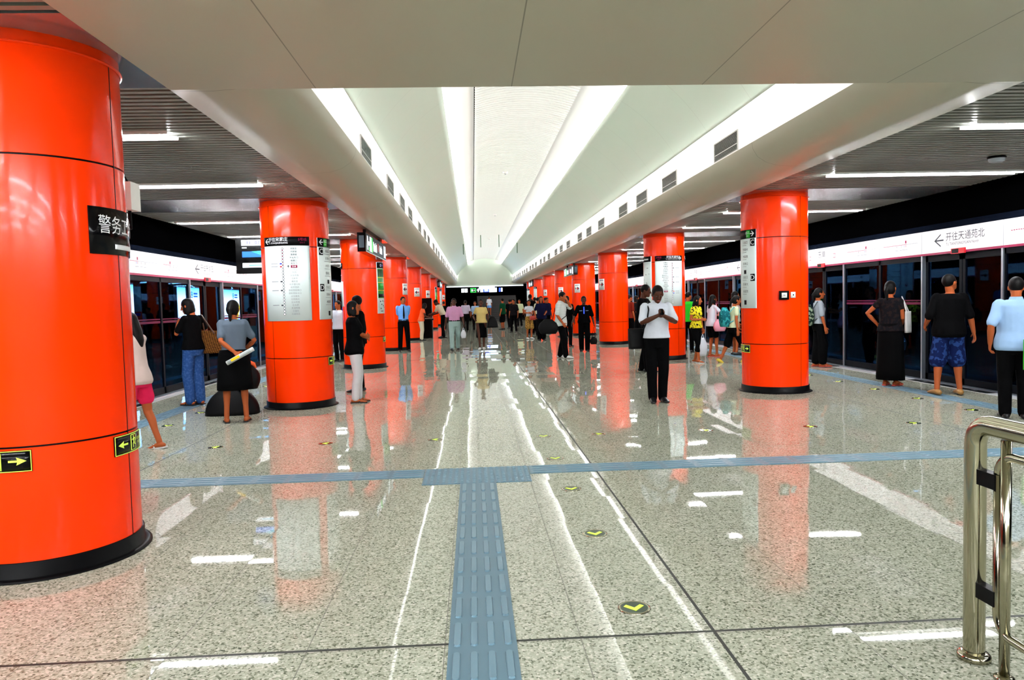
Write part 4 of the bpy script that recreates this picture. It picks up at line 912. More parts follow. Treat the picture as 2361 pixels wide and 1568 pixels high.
    # ---- legwear
    if bottom:
        mb = MB(); q = [r for r in TOR if r[0] < 1.0]
        if legs == 'skirt':
            wv = .018; zt = 1.03; rows = []
            n = 6
            for k in range(n + 1):
                zz = zt + (leghem - zt) * k / n; base = .15 + (.02 if zz < .98 else 0); wd = (base + .03 * (k / n)) * flare; rows.append(sring((0, 0, zz), wd, (.115 + .03 * k / n) * flare, (.13 + .02 * k / n) * flare, 22, T if zz > .93 else None))
            mb.rings(rows, bottom); part('skirt', mb)
        else:
            mb.rings([sring((0, 0, r[0]), r[1] * g + .012, r[2] * g + .012, r[3] * g + .012, 20, T) for r in q + [(1.02, TOR[2][1] * .93 * g + .004 - .012, TOR[2][2] * .95, TOR[2][3] * .92)]], bottom)
            for i in (0, 1):
                hip, kn, ank = J['leg', i]; pts = [hip + Vector((0, 0, .02)), hip.lerp(kn, .35), kn]; rad = [.098 * g, .092 * g, .070 * flare]
                L1 = (hip - kn).length
                if leghem > 0.40:
                    t_ = min(.98, max(.15, (.90 - leghem) / .42)); pts = [hip + Vector((0, 0, .02)), hip.lerp(kn, t_ * .5), hip.lerp(kn, t_)]; rad = [.098 * g, .096 * g, .094 * flare]
                else:
                    t_ = (.48 - leghem) / .40; pts += [kn.lerp(ank, min(t_ * .5, .5)) + Vector((0, -.01, 0)), kn.lerp(ank, min(t_, 1.02))]; rad += [.064 * flare, .060 * flare]
                mb.tube(pts, rad, bottom, 16)
            part({'trousers': 'trousers', 'shorts': 'shorts'}[legs], mb, vg, 2)
        if belt:
            mb = MB(); mb.rings([sring((0, 0, zz), .162 * g + (.004 if fem else .012), .117 * g + .012, .114 * g + .012, 22, T) for zz in (.985, 1.02)], belt); part('belt', mb)
    if tie:
        mb = MB(); P_ = [T((0, .085, 1.445)), T((0, .135, 1.38)), T((0, .15, 1.28)), T((0, .145, 1.15)), T((0, .14, 1.05))]
        mb.tube(P_, [(.012, .008), (.018, .008), (.022, .008), (.03, .008), (.02, .008)], tie, 8); part('tie', mb)
    # ---- shoes
    if shoes:
        for i in (0, 1):
            ank, fd, upv = J['foot', i]; mb = MB(); sdv = fd.cross(upv).normalized()
            if sandal:
                outl = [(-.085, .03), (-.06, .038), (.0, .034), (.08, .045), (.15, .044), (.195, .025), (.2, -.01), (.16, -.042), (.08, -.042), (.0, -.034), (-.06, -.036), (-.085, -.028)]
                mb.prism(outl, -.082, -.064, shoes, lambda a, b, c: ank + fd * a + sdv * b + upv * c)
                mb.tube([ank + fd * .06 + sdv * .044 - upv * .066, ank + fd * .075 + sdv * .02 - upv * .022, ank + fd * .075 - sdv * .02 - upv * .022, ank + fd * .06 - sdv * .044 - upv * .066], [(.011, .006)] * 4, shoes, 8); part('sandal', mb)
            else:
                mb.tube([ank - fd * 0.055 - upv * 0.045, ank - fd * .0 - upv * 0.035, ank + fd * 0.07 - upv * 0.042, ank + fd * 0.14 - upv * 0.055, ank + fd * 0.195 - upv * 0.062], [(.040, .037), (.046, .046), (.047, .038), (.049, .027), (.038, .018)], shoes, 14); part('shoe', mb, .009, 2)
    J['T'] = lambda p: (T(p) + DZ) * s
    J['H'] = lambda p: (H(p) + DZ) * s
    R = Matrix.Rotation(radians(face), 3, 'Z')
    J['W'] = lambda p: R @ Vector(p) + Vector((x, y, z))          # local (already scaled) to world
    for i in (0, 1):
        wr, d, pn, tv = J['hand', i]; J['grip', i] = (R @ ((wr + d * .10 + pn * .03 + DZ) * s)) + Vector((x, y, z))
    J['R'] = R; J['s'] = s; J['root'] = root
    return J
DKCLOTH = make_cloth('black_cloth', (0.0022, 0.0022, 0.0026)); NAVY = make_cloth('navy_cloth', (0.006, 0.007, 0.03)); WHITEC = make_cloth('white_cotton', (0.62, 0.66, 0.74)); CREAMC = make_cloth('cream_cotton', (0.62, 0.55, 0.40))
LBLUE = make_cloth('light_blue_cotton', (0.30, 0.46, 0.70)); UNIB = make_cloth('uniform_blue', (0.16, 0.38, 0.85)); PINKC = make_cloth('pink_cotton', (0.62, 0.30, 0.50)); GREYC = make_cloth('grey_jersey', (0.10, 0.13, 0.17))
DENIM = make_cloth('blue_denim', (0.02, 0.06, 0.20), 'spots', (0.035, 0.09, 0.25), 34); DENIMD = make_cloth('dark_blue_denim', (0.006, 0.012, 0.06), 'spots', (0.02, 0.05, 0.18), 16)
WTROU = make_cloth('white_trouser', (0.58, 0.56, 0.58)); GTROU = make_cloth('pale_grey_trouser', (0.30, 0.42, 0.40)); YTEE = make_cloth('yellow_print', (0.72, 0.60, 0.02), 'spots', (0.02, 0.015, 0.01), 26)
PGREEN = make_cloth('pale_green_cotton', (0.55, 0.60, 0.38)); BGREEN = make_cloth('bright_green_jersey', (0.03, 0.60, 0.03)); ORNG = make_cloth('orange_top', (0.80, 0.12, 0.04)); YEL2 = make_cloth('pale_yellow_top', (0.62, 0.48, 0.18))
REDS = make_cloth('pink_red_shorts', (0.72, 0.02, 0.09)); GOLDP = make_cloth('gold_print', (0.42, 0.24, 0.05), 'spots', (0.10, 0.05, 0.02), 30); STRIPEW = make_cloth('striped_white', (0.62, 0.68, 0.66), 'stripe', (0.40, 0.46, 0.46), 0.022)
DKPRINT = make_cloth('dark_print', (0.006, 0.006, 0.008), 'spots', (0.014, 0.009, 0.009), 22); LILAC = make_cloth('lilac_shirt', (0.48, 0.42, 0.55)); MAROON = make_cloth('maroon_shirt', (0.20, 0.02, 0.01)); WBLUE = make_cloth('white_blouse', (0.58, 0.46, 0.42))
TEALP = make_cloth('teal_canvas', (0.01, 0.10, 0.12), 'spots', (0.03, 0.28, 0.30), 14); CAMO = make_cloth('camo_canvas', (0.01, 0.02, 0.015), 'spots', (0.20, 0.26, 0.18), 16); CHECK = make_cloth('brown_check', (0.02, 0.008, 0.004), 'check', (0.17, 0.07, 0.015), 62)
YSHOE = mat('yellow_canvas_shoe', (0.70, 0.52, 0.05), 0.6); BSHOE = mat('brown_shoe', (0.30, 0.14, 0.03), 0.5); RSAND = mat('red_sandal', (0.55, 0.06, 0.04), 0.5); PLAST = mat('white_plastic_bag', (0.58, 0.60, 0.66), 0.4)
PINKB = mat('pink_bag', (0.72, 0.28, 0.36), 0.5); REDB = mat('red_bag', (0.45, 0.03, 0.02), 0.4); BLEATH = mat('black_leather', (0.003, 0.003, 0.0035), 0.6, 0, 0.12); PAPER = mat('newsprint', (0.62, 0.64, 0.62), 0.7)
def bagthing(name, label, cat, shape, c, m, rz=0.0, strap=None, smat=None, size=(.3, .1, .3)):
    """a bag at world point c (its centre): soft body, optional strap through world points"""
    t = empty(name, (c[0], c[1], c[2] - size[2] / 2), rz); mb = MB(); a, b, h = size
    rows = []
    for k in range(9):
        v = k / 8; w_ = {'tote': 0.92 + .08 * v, 'round': math.sqrt(max(.06, 1 - (2 * v - 1) ** 2)), 'dome': math.sqrt(max(.05, 1 - v * v * .95)), 'sack': (0.75 + .25 * sin(pi * min(1, v * 1.2))) * (1 - .45 * max(0, v - .75) / .25)}[shape]; d_ = {'tote': (.55 + .45 * sin(pi * min(1, .25 + v * .6))) * (1 - .5 * v), 'round': w_, 'sack': w_, 'dome': w_}[shape]
        n = 20; rr = []
        for j in range(n):
            q = 2 * pi * j / n; ex = .55 if shape == 'tote' else .65 if shape == 'dome' else .8
            cx_, sy_ = cos(q), sin(q); rr.append((a / 2 * w_ * math.copysign(abs(cx_) ** ex, cx_), b / 2 * d_ * math.copysign(abs(sy_) ** ex, sy_), h * v))
        rows.append(rr)
    mb.rings(rows, m); mb.build('body', t)
    if strap:
        R_ = Matrix.Rotation(-rz, 3, 'Z'); o_ = Vector(t.location); mb = MB(); mb.tube([R_ @ (Vector(p) - o_) for p in strap], .011, smat or m, 8); mb.build('strap', t)
    tag(t, label, cat); return t
N6, N8, N12, N14 = 0.0065, 0.0085, 0.012, 0.016
# --- close figures
J = person('person in white short-sleeved shirt and black trousers looking down at a small phone', 1.60, 10.38, 178, 1.71, 'm', N6, 0.98, SKIND, 3, (0, 24), ((-.075, .0, 0), (.075, .03, 0)),
           ((-.035, .30, 1.27), (.045, .30, 1.27)), ((-1, -.2, -.9), (1, -.2, -.9)), 0.9, ((.3, .6, .5), (-.3, .6, .5)), top=WHITEC, sleeve=.82, hem=.94, collar=WHITEC, bottom=DKCLOTH, leghem=.05, flare=1.12, hair='short')
p = (J['grip', 0] + J['grip', 1]) / 2
t = empty('mobile_phone', (p.x, p.y, p.z)); t.rotation_euler = (radians(-40), 0, 0); mb = MB(); mb.box((-.024, -.006, -.05), (.024, .006, .05), GLOSSB); mb.build('case', t); mb = MB(); mb.box((-.02, .006, -.042), (.02, .007, .042), SCREENB); mb.build('screen', t); tag(t, 'small phone held by the person in white shirt looking down', 'phone')
w_ = J['W']; bagthing('shoulder_bag', 'black shoulder bag behind the person in white shirt looking down', 'bag', 'tote', w_(J['T']((.24, -.13, .93))), BLEATH, 0.3, [w_(J['T'](q)) for q in ((.20, -.10, 1.10), (.17, -.13, 1.3), (.125, -.03, 1.46), (.14, .12, 1.36), (.17, .15, 1.2), (.21, .05, 1.05))], None, (.34, .13, .30))
J = person('person in dark clothes striding behind the phone user in white shirt', 2.43, 14.77, -120, 1.80, 'm', N8, 1.05, SKIND, 4, (0, 5), ((-.09, -.05, 0), (.09, .12, 0)), top=DKCLOTH, sleeve=2, hem=.86, bottom=DKCLOTH, leghem=.06, flare=1.15, hair='short')
w_ = J['W']; bagthing('shoulder_bag', 'white and black bag carried by the person in dark clothes behind the phone user', 'bag', 'tote', w_((-.30, .02, 1.0)), PLAST, 0.5, [w_(q) for q in ((-.30, .02, 1.15), (-.22, .0, 1.47), (-.30, -.06, 1.15))], BLEATH, (.26, .12, .34))
J = person('person in yellow printed T-shirt and dark leggings holding a white carrier bag', 4.08, 16.48, -142, 1.55, 'f', N8, 0.95, SKIN, 2, (20, 2), ((-.08, -.1, 0), (.08, .12, 0)), ((-.27, .02, .80), (.12, .22, 1.12)), None, .8, top=YTEE, sleeve=.45, hem=.90, bottom=DKCLOTH, leghem=.30, flare=.85, hair='long', shoes=SOLEW, sandal=True)
g_ = J['grip', 0]; bagthing('carrier_bag', 'white plastic carrier bag hanging from the hand of the person in yellow T-shirt', 'bag', 'sack', (g_.x - .02, g_.y, g_.z - .33), PLAST, 0.4, [(g_.x - .05, g_.y, g_.z - .17), (g_.x, g_.y, g_.z - .02), (g_.x + .03, g_.y, g_.z - .17)], None, (.28, .14, .42))
J = person('person in white T-shirt and dark shorts behind the yellow T-shirt, arm stretched forward', 4.95, 18.0, -75, 1.56, 'f', N12, .95, SKIN, 3, (0, 0), ((-.09, 0, 0), (.09, .1, 0)), ((-.15, .28, 1.15), (.12, .40, 1.25)), top=WHITEC, sleeve=.5, hem=.86, bottom=DKCLOTH, legs='shorts', leghem=.60, hair='long', shoes=RSAND, sandal=True)
w_ = J['W']; bagthing('shoulder_bag', 'pink handbag at the hip of the person in white T-shirt and dark shorts', 'bag', 'sack', w_((.26, .06, .80)), PINKB, 0.2, [w_(q) for q in ((.24, .08, .92), (.16, .03, 1.33), (.24, -.04, .92))], None, (.34, .16, .30))
person('person in bright green jersey half hidden by the second right column', 4.82, 19.6, -20, 1.66, 'm', N12, 1.0, SKIN, 0, (-50, 0), top=BGREEN, sleeve=.7, hem=.88, bottom=DKCLOTH, hair='short')
J = person('person in pale green T-shirt and yellow canvas shoes walking with a teal backpack', 4.85, 16.22, -88, 1.58, 'f', N8, .96, SKIN, 6, (-10, 4), ((-.08, -.30, .0), (.08, .24, 0)), ((-.22, .22, .88), (.25, .02, .86)), None, .6, None, (32, -8), top=PGREEN, sleeve=.5, hem=.93, bottom=DKCLOTH, legs='shorts', leghem=.50, flare=1.1, hair='tail', shoes=YSHOE)
w_ = J['W']; bagthing('backpack', 'teal patterned backpack worn by the person in pale green T-shirt', 'bag', 'sack', w_(J['T']((0, -.24, 1.17))), TEALP, radians(-88), [w_(J['T'](q)) for q in ((.10, -.16, 1.3), (.11, -.07, 1.43), (.11, .09, 1.36), (.13, .05, 1.15), (.12, -.14, 1.05))], mat('teal_strap', (.05, .35, .42), .6), (.30, .24, .44))
person('person in pale pink blouse mostly hidden behind the first right column', 5.62, 18.2, -90, 1.62, 'f', N12, 1.0, SKIN, 0, (0, 0), top=WBLUE, sleeve=.5, hem=.9, bottom=DKCLOTH, legs='skirt', leghem=.5, hair='bob', z=.011)
J = person('person in grey top and long black skirt with camouflage backpack beside the first right column', 6.08, 14.64, -98, 1.62, 'f', N8, .95, SKIN, 0, (-4, -2), ((-.07, -.05, 0), (.07, .06, 0)), ((-.24, .05, .86), (.25, .06, .86)), top=make_cloth('pale_grey_top', (.30, .34, .38)), sleeve=.9, hem=.95, bottom=DKCLOTH, leghem=.12, flare=1.5, hair='tail', shoes=RSAND, sandal=True, z=.011)
w_ = J['W']; bagthing('backpack', 'camouflage backpack worn by the person in grey top beside the column', 'bag', 'sack', w_(J['T']((0, -.22, 1.14))), CAMO, radians(-98), [w_(J['T'](q)) for q in ((.10, -.15, 1.28), (.11, -.06, 1.43), (.11, .09, 1.34), (.12, .03, 1.12), (.11, -.13, 1.02))], mat('dark_strap', (.02, .03, .03), .6), (.30, .22, .44))
J = person('person in long black printed dress facing the right track doors, hair pinned up', 5.63, 11.29, -50, 1.67, 'f', N6, 1.06, SKIN, 0, (-12, -6), ((-.08, .0, 0), (.08, .02, 0)), ((-.25, .10, 1.02), (.10, .24, 1.02)), ((-1, -.6, 0), None), .6, top=DKPRINT, sleeve=.35, hem=.9, bottom=DKCLOTH, legs='skirt', leghem=.10, flare=1.12, hair='tail', shoes=RSAND, sandal=True, z=.011)
w_ = J['W']; bagthing('shoulder_bag', 'slim white bag hanging at the side of the person in long black dress', 'bag', 'tote', w_((.245, .05, 1.02)), SOLEW, radians(-50 + 80), [w_(q) for q in ((.24, .09, 1.18), (.17, .0, 1.42), (.24, .0, 1.18))], None, (.16, .06, .34))
J = person('person in black T-shirt, long blue denim shorts and brown shoes looking up towards the train', 5.78, 10.08, -12, 1.73, 'm', N6, 1.12, SKIN, -2, (-62, -14), ((-.16, -.02, 0), (.15, .0, 0)), ((-.24, .18, 1.0), (.34, .02, .88)), None, .5, top=DKCLOTH, sleeve=.95, hem=.83, bottom=DENIMD, legs='shorts', leghem=.42, flare=1.28, hair='short', shoes=BSHOE, z=.011)
mb = MB(); f3 = J['W']
J = person('person in pale blue short-sleeved shirt and black trousers standing at the railing', 5.22, 8.07, -28, 1.64, 'm', N6, 1.12, SKIN, 0, (-8, 0), ((-.1, 0, 0), (.1, .02, 0)), ((-.26, .0, .92), (.27, .16, .86)), None, .7, top=LBLUE, sleeve=.85, hem=.84, collar=LBLUE, bottom=DKCLOTH, leghem=.05, flare=1.15, hair='short')
g_ = J['grip', 1]; t = empty('folder', (5.27, 7.75, .60), radians(-10)); mb = MB(); mb.box((-.17, -.012, 0), (.17, .012, .34), CREAMC); mb.build('cover', t); mb = MB(); mb.box((-.178, -.013, 0), (-.17, .013, .34), GREENINK); mb.build('spine', t); tag(t, 'beige folder with green edge by the person in pale blue shirt', 'folder')
J = person('person in cream blouse and pink-red shorts stepping behind the nearest orange column', -4.70, 8.05, 78, 1.52, 'f', N6, .95, SKIN, 4, (0, 6), ((-.07, .22, 0), (.07, -.20, 0.0)), ((-.12, .22, 1.42), (.10, .20, 1.38)), ((-1, 0, -1), (1, .1, -.8)), .6, None, (0, 8), top=WBLUE, sleeve=.35, hem=.84, bottom=REDS, legs='shorts', leghem=.66, flare=1.1, hair='long', shoes=SOLEW, sandal=True)
J = person('person with bob hair, black top and flared blue jeans, phone raised to the face', -5.45, 11.62, 62, 1.68, 'f', N6, .98, SKIN, 1, (25, 14), ((-.08, .03, 0), (.08, -.02, 0)), ((-.06, .25, 1.32), (.16, .24, 1.28)), ((-.6, -.2, -1), (1, -.3, -.7)), .9, top=DKCLOTH, sleeve=.75, hem=.9, bottom=DENIM, leghem=.06, flare=1.25, hair='bob', shoes=SHOEB, sandal=True, z=.011)
w_ = J['W']; bagthing('tote_bag', 'large brown checked tote bag on the shoulder of the person in flared jeans', 'bag', 'tote', w_((.235, -.12, .98)), CHECK, radians(8), [w_(q) for q in ((.22, -.02, 1.12), (.16, -.02, 1.42), (.22, -.22, 1.12))], mat('brown_strap', (.06, .02, .008), .5), (.46, .15, .36))
g_ = J['grip', 0]; t = empty('mobile_phone', tuple(g_)); t.rotation_euler = (0, .3, 1.0); mb = MB(); mb.box((-.022, -.006, -.05), (.022, .006, .05), SIGNBLUE); mb.build('case', t); mb = MB(); mb.box((-.018, -.0075, -.042), (.018, -.006, .042), SIGNLIT); mb.build('screen', t); tag(t, 'phone with bluish screen held by the person in flared jeans', 'phone')
J = person('person in grey T-shirt and black knee skirt seen from behind with arm across the back', -4.22, 9.75, 14, 1.62, 'f', N6, 1.16, SKIN, 5, (-15, 2), ((-.13, 0, 0), (.13, .01, 0)), ((.03, -.20, 1.0), (.14, .26, 1.02)), ((-1, -.25, -.15), (1, -.4, -.5)), 1.0, ((.2, -.8, .3), None), top=GREYC, sleeve=.72, hem=.96, bottom=DKCLOTH, legs='skirt', leghem=.47, flare=1.22, hair='tail', shoes=SHOEB, sandal=True)
g_ = J['grip', 0]; t = empty('newspaper', (g_.x, g_.y - .02, g_.z)); t.rotation_euler = (0, radians(62), radians(5)); mb = MB(); mb.tube([(0, 0, -.19), (0, 0, .19)], (.028), PAPER, 12, False); mb.tube([(0, -.012, -.17), (0, -.012, .15)], .024, mat('newsprint_grey', (.42, .46, .46), .7), 12, False); mb.build('roll', t); mb = MB(); mb.box((-.02, -.038, -.12), (.012, -.034, .0), YELINK); mb.build('print', t); tag(t, 'rolled newspaper held behind the back of the person in grey T-shirt', 'newspaper')
bagthing('duffel_bag', 'big black duffel bag lying on the floor by the second left column', 'bag', 'dome', (-4.53, 10.55, .19), BLEATH, 0.1, [(-4.75, 10.5, .28), (-4.62, 10.5, .42), (-4.42, 10.5, .42), (-4.3, 10.5, .28)], None, (.74, .42, .38))
bagthing('backpack', 'round black bag resting on top of the duffel bag', 'bag', 'sack', (-4.30, 10.52, .53), BLEATH, 0.0, None, None, (.36, .28, .34))
t = empty('scarf', (-4.33, 10.52, .69)); mb = MB()
for i, (m, a) in enumerate(((ORNG, 0), (PINKB, 1.2), (YELINK, 2.4), (PLAST, 3.4), (ORNG, 4.6), (LILAC, 5.4))): mb.tube([(.02 * cos(a), .02 * sin(a), .0), (.07 * cos(a), .05 * sin(a), .05), (.13 * cos(a), .08 * sin(a), .02), (.16 * cos(a), .1 * sin(a), -.03)], [.02, .035, .03, .012], m, 8)
mb.build('fabric', t); tag(t, 'crumpled bright scarf tied on the bags by the second left column', 'scarf')
J = person('person with dark bob in black T-shirt and white trousers, arms folded', -2.90, 11.37, -78, 1.58, 'f', N6, 1.12, SKIN, -2, (-4, 0), ((-.07, .04, 0), (.08, -.02, 0)), ((.17, .20, 1.14), (-.12, .22, 1.09)), ((-1, -.1, -.6), (1, -.1, -.6)), .5, ((0, -1, 0), (0, -1, 0)), top=DKCLOTH, sleeve=.75, hem=.82, bottom=WTROU, leghem=.09, flare=1.12, hair='bob', shoes=SHOEB, sandal=True)
person('person in dark clothes standing behind the figure with folded arms', -3.07, 12.8, 82, 1.68, 'm', N8, .95, SKIN, 0, (-5, -2), top=DKCLOTH, sleeve=2, hem=.86, collar=MAROON, bottom=DKCLOTH, hair='short')
J = person('uniformed person in light blue shirt and black tie standing with hands behind the back', -3.29, 23.4, -168, 1.76, 'm', N8, .95, SKIN, 0, (10, 0), ((-.13, 0, 0), (.13, .02, 0)), ((.02, -.22, .98), (-.02, -.24, .98)), ((-1, -.2, 0), (1, -.2, 0)), .7, top=UNIB, sleeve=.8, hem=.98, collar=UNIB, bottom=DKCLOTH, leghem=.06, flare=1.1, hair='short', belt=BLACK, tie=BLACK)
person('person in white shirt seen between the second and third left columns', -4.72, 20.0, 150, 1.66, 'm', N12, 1, SKIN, 0, (0, 0), top=WHITEC, sleeve=.8, hem=.92, bottom=DKCLOTH)
J = person('person in orange top and pale trousers bending towards the dark kiosk', -3.22, 30.2, -75, 1.58, 'f', N12, 1.0, SKIND, 12, (0, 15), top=ORNG, sleeve=.4, hem=.88, bottom=CREAMC, hair='bob', hands=((-.1, .38, 1.05), (.12, .38, 1.05)))
J = person('person in white shirt and black trousers leaning over the dark kiosk', -2.36, 32.25, 75, 1.80, 'm', N12, 1.05, SKIND, 26, (0, 20), ((-.1, -.02, 0), (.1, .1, 0)), ((-.12, .55, 1.02), (.16, .5, 1.0)), top=CREAMC, sleeve=.75, hem=.98, bottom=DKCLOTH)
t = empty('kiosk', (-3.12, 32.6, 0)); mb = MB(); mb.box((-.28, .05, 0), (.22, .12, 1.78), BLACK); mb.build('display_panel', t); mb = MB(); mb.box((-.26, -.5, .80), (.3, .05, .86), BLACK); mb.build('counter', t); mb = MB(); mb.box((-.24, -.46, 0), (-.2, -.02, .8), BLACK); mb.box((.2, -.46, 0), (.24, -.02, .8), BLACK); mb.build('stand', t); mb = MB(); mb.box((.22, .05, 0), (.245, .12, 1.74), STEEL); mb.build('edge_trim', t); tag(t, 'tall dark kiosk with counter by the left columns', 'kiosk')
t = empty('leaflet', (-3.05, 32.4, .862)); mb = MB(); mb.box((-.15, -.1, 0), (.15, .1, .03), PAPER); mb.build('sheet', t); mb = MB(); mb.box((-.1, -.06, .03), (.06, .05, .032), YELINK); mb.build('print', t); tag(t, 'stack of paper leaflets on the dark kiosk counter', 'leaflet')
J = person('person in pink polo shirt and pale trousers walking towards the camera', -1.66, 23.33, 180, 1.69, 'm', N8, 1.12, SKIND, 2, (0, 0), ((-.09, -.22, .02), (.09, .20, 0)), ((-.30, .14, .90), (.30, -.05, .88)), None, .6, None, (30, -10), top=PINKC, sleeve=.85, hem=.98, collar=PINKC, bottom=GTROU, leghem=.06, flare=1.1, hair='short', belt=BLACK)
g_ = J['grip', 0]; bagthing('carrier_bag', 'small blue-white plastic bag in the hand of the person in pink polo shirt', 'bag', 'sack', (g_.x, g_.y, g_.z - .24), PLAST, 0, [(g_.x - .03, g_.y, g_.z - .12), (g_.x, g_.y, g_.z - .01), (g_.x + .03, g_.y, g_.z - .12)], None, (.17, .1, .26))
J = person('person in pale yellow top and black skirt walking with a black handbag', -.80, 23.41, 178, 1.63, 'f', N8, 1.05, SKIND, 1, (0, 0), ((-.06, -.05, 0), (.06, .1, 0)), ((-.27, .02, .86), (.22, .16, 1.05)), None, .6, top=YEL2, sleeve=.5, hem=.92, bottom=DKCLOTH, legs='skirt', leghem=.42, flare=.95, hair='tail', shoes=SOLEW)
w_ = J['W']; bagthing('handbag', 'round black handbag on the arm of the person in pale yellow top', 'bag', 'dome', w_((-.36, .0, .88)), BLEATH, 0, [w_(q) for q in ((-.30, .05, 1.02), (-.17, .0, 1.42), (-.30, -.06, 1.02))], None, (.36, .2, .36))
J = person('person in striped white shirt with phone at the ear and big black shoulder bag', 1.24, 18.95, -108, 1.76, 'm', N6, 1.02, SKIN, 1, (-18, 14), ((-.13, -.06, 0), (.13, .14, 0)), ((.03, .19, 1.48), (.24, .10, .92)), ((-.8, .5, -1), None), .9, ((0, -.3, 0), None), top=STRIPEW, sleeve=.85, hem=.84, collar=STRIPEW, bottom=DKCLOTH, leghem=.06, flare=1.2, hair='short', shoes=SOLEW)
w_ = J['W']; bagthing('shoulder_bag', 'bulky black bag slung behind the person in striped white shirt', 'bag', 'sack', w_((.18, -.30, .84)), BLEATH, radians(-20), [w_(J['T'](q)) for q in ((.14, -.18, 1.02), (.0, -.15, 1.30), (-.12, -.03, 1.46), (-.08, .14, 1.32), (.10, .16, 1.1), (.22, .02, .98))], None, (.54, .20, .38))
J = person('person in black uniform with pale chest stripes walking towards the camera', 2.18, 21.07, 172, 1.63, 'm', N8, .98, SKIND, 1, (0, 4), ((-.09, .02, 0), (.09, -.10, .0)), ((-.30, .03, .86), (.36, .16, .92)), None, .5, top=DKCLOTH, sleeve=.95, hem=.9, bottom=DKCLOTH, leghem=.05, flare=1.25, hair='short')
mb = MB(); q_ = J['T']((0, .142, 1.25)); mb.box((-.012, -.012, -.06), (.012, .0, .14), SIGNBLUE); mb.box((-.13, -.02, .02), (-.05, -.004, .035), LBLUE); mb.box((.05, -.02, .02), (.13, -.004, .035), LBLUE)
mb.build('chest_stripe', J['root'], tuple(q_))
g_ = J['grip', 0]; bagthing('handbag', 'small black bag swinging from the hand of the person in black uniform', 'bag', 'sack', (g_.x, g_.y, g_.z - .40), BLEATH, 0, [(g_.x - .05, g_.y, g_.z - .3), (g_.x, g_.y, g_.z - .02), (g_.x + .05, g_.y, g_.z - .3)], None, (.22, .14, .22))
person('person in dark clothes standing just behind the striped shirt', 2.0, 23.5, -30, 1.66, 'm', N12, 1.0, SKIND, 0, (0, 0), top=DKCLOTH, sleeve=.9, hem=.9, bottom=DKCLOTH)
J = person('person in white top and gold printed shorts holding a red bag', 1.18, 29.1, -158, 1.58, 'f', N12, .92, SKIN, 2, (-20, 6), ((-.08, .04, 0), (.08, -.04, 0)), ((-.02, .30, 1.12), (.20, .36, 1.16)), top=WHITEC, sleeve=.4, hem=1.0, bottom=GOLDP, legs='shorts', leghem=.52, flare=1.15, hair='tail', shoes=SOLEW)
w_ = J['W']; bagthing('handbag', 'red handbag in front of the person in gold printed shorts', 'bag', 'sack', w_((-.06, .22, .86)), REDB, 0, [w_(q) for q in ((-.1, .22, .93), (-.02, .2, 1.12), (.05, .22, .93))], None, (.26, .12, .18))
person('person with bushy hair in long navy outfit facing the camera', 1.56, 27.9, -175, 1.70, 'f', N12, 1.1, SKIN, 1, (0, 0), ((-.08, .05, 0), (.08, -.02, 0)), ((-.12, .26, 1.05), (.24, .1, .95)), top=NAVY, sleeve=.7, hem=.84, bottom=DKCLOTH, flare=1.35, leghem=.06, hair='long')
person('person in cream shirt partly hidden behind the navy outfit', 1.74, 31.2, -60, 1.68, 'm', N14, 1, SKIN, 0, (0, 0), top=CREAMC, sleeve=.8, bottom=DKCLOTH)
person('tall person in black behind the gold printed shorts', 1.55, 33.0, 10, 1.84, 'm', N14, 1, SKIND, 0, (0, 0), top=DKCLOTH, sleeve=.9, bottom=DKCLOTH)
person('person in lilac shirt and dark trousers walking away beyond the pink polo', -1.46, 38.5, 5, 1.68, 'm', N14, 1.08, SKIND, 0, (0, 0), ((-.09, -.1, 0), (.09, .15, 0)), top=LILAC, sleeve=.8, hem=.98, bottom=DKCLOTH)
person('person in light blue top beyond the pale yellow top', -.95, 39.5, 170, 1.60, 'm', N14, 1.0, SKIN, 0, (0, 0), top=LBLUE, sleeve=.8, hem=.95, bottom=DKCLOTH)
person('person in beige shirt stooping behind the pink polo', -2.18, 36.0, -30, 1.62, 'm', N14, 1.0, SKIND, 14, (0, 10), top=CREAMC, sleeve=.8, hem=.98, bottom=DKCLOTH)
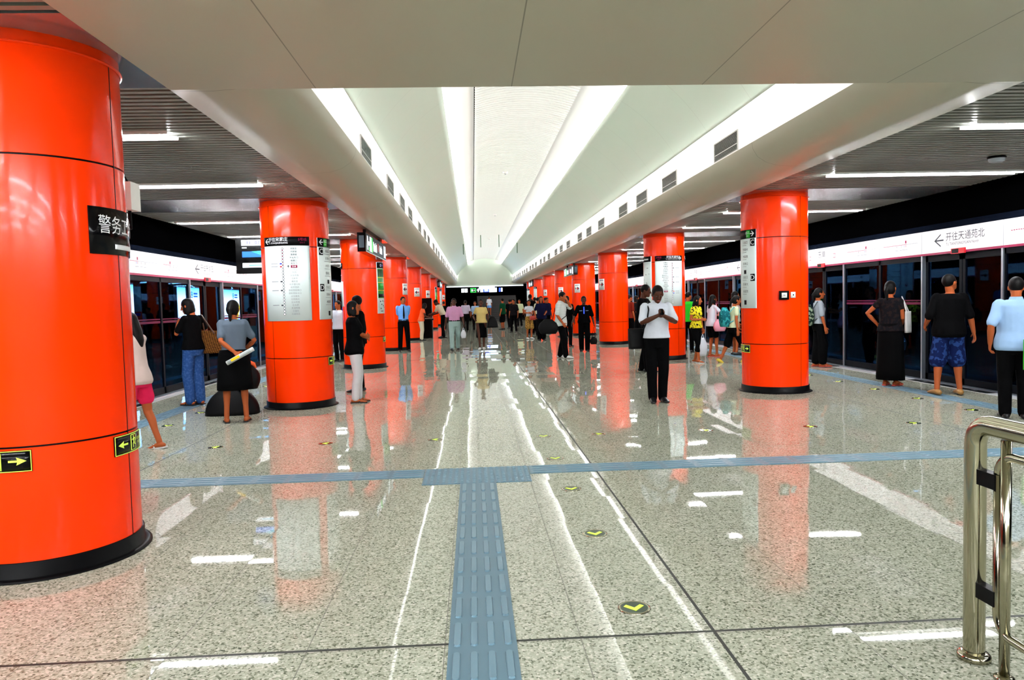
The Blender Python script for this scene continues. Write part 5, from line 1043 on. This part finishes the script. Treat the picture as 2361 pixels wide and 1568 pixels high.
person('far person in pale shirt and blue skirt on the staircase', .25, 58.86, 0, 1.6, 'f', N14, 1.0, SKIN, 0, (0, 0), top=WHITEC, sleeve=.8, hem=.9, bottom=UNIB, legs='skirt', leghem=.7, z=.45)
person('person in dark clothes with green sleeve edge near the hall middle', .57, 40.2, 60, 1.73, 'm', N14, 1.15, SKIN, 0, (-40, 0), top=make_cloth('dark_green_top', (.004, .05, .02)), sleeve=.7, hem=.84, bottom=DKCLOTH, legs='shorts', leghem=.42, flare=1.3)
for i, (px, py, fc, hh, tp, lab) in enumerate(((.95, 36.0, 150, 1.66, DKPRINT, 'distant person in dark print left of the gold printed shorts'), (1.95, 35.3, 20, 1.72, DKCLOTH, 'distant person in black behind the cream shirt'), (2.35, 33.4, -150, 1.68, NAVY, 'distant person in navy right of the cream shirt'), (2.75, 30.2, 100, 1.62, DKCLOTH, 'person in black by the fourth right column'),
        (1.05, 42.0, 20, 1.68, DKCLOTH, 'person in black just right of the green sleeved figure'), (1.75, 44.0, 160, 1.66, PGREEN, 'distant person in pale green top in the crowd'), (2.25, 41.5, 170, 1.70, DKCLOTH, 'distant person in black before the far right columns'),
        (2.0, 38.0, -100, 1.64, WHITEC, 'distant person in white top with raised arm in the crowd'), (2.6, 36.5, 30, 1.70, DKCLOTH, 'person in black in front of the far right boards'), (-2.75, 42.0, 10, 1.66, DKCLOTH, 'distant person in black by the far left columns'), (1.4, 47.0, 0, 1.7, DKCLOTH, 'farthest person in black near the staircase foot'))):
    person(lab, px, py, fc, hh, 'm', N14, 1.05, SKIN, 0, (0, 0), ((-.09, -.08, 0), (.09, .1, 0)), top=tp, sleeve=.8, hem=.88, bottom=DKCLOTH, hands=((-.1, .35, 1.3), None) if tp is WHITEC else None)
person('person in maroon shirt waiting by the right track doors', 4.35, 24.9, -60, 1.66, 'm', N12, 1.05, SKIN, 0, (-20, 0), top=MAROON, sleeve=.8, hem=.88, bottom=DKCLOTH)
person('person in dark clothes beside the maroon shirt by the right track doors', 4.75, 25.6, -90, 1.62, 'f', N12, 1.0, SKIN, 0, (0, 0), top=DKPRINT, sleeve=.8, hem=.88, bottom=DKCLOTH, hair='bob')
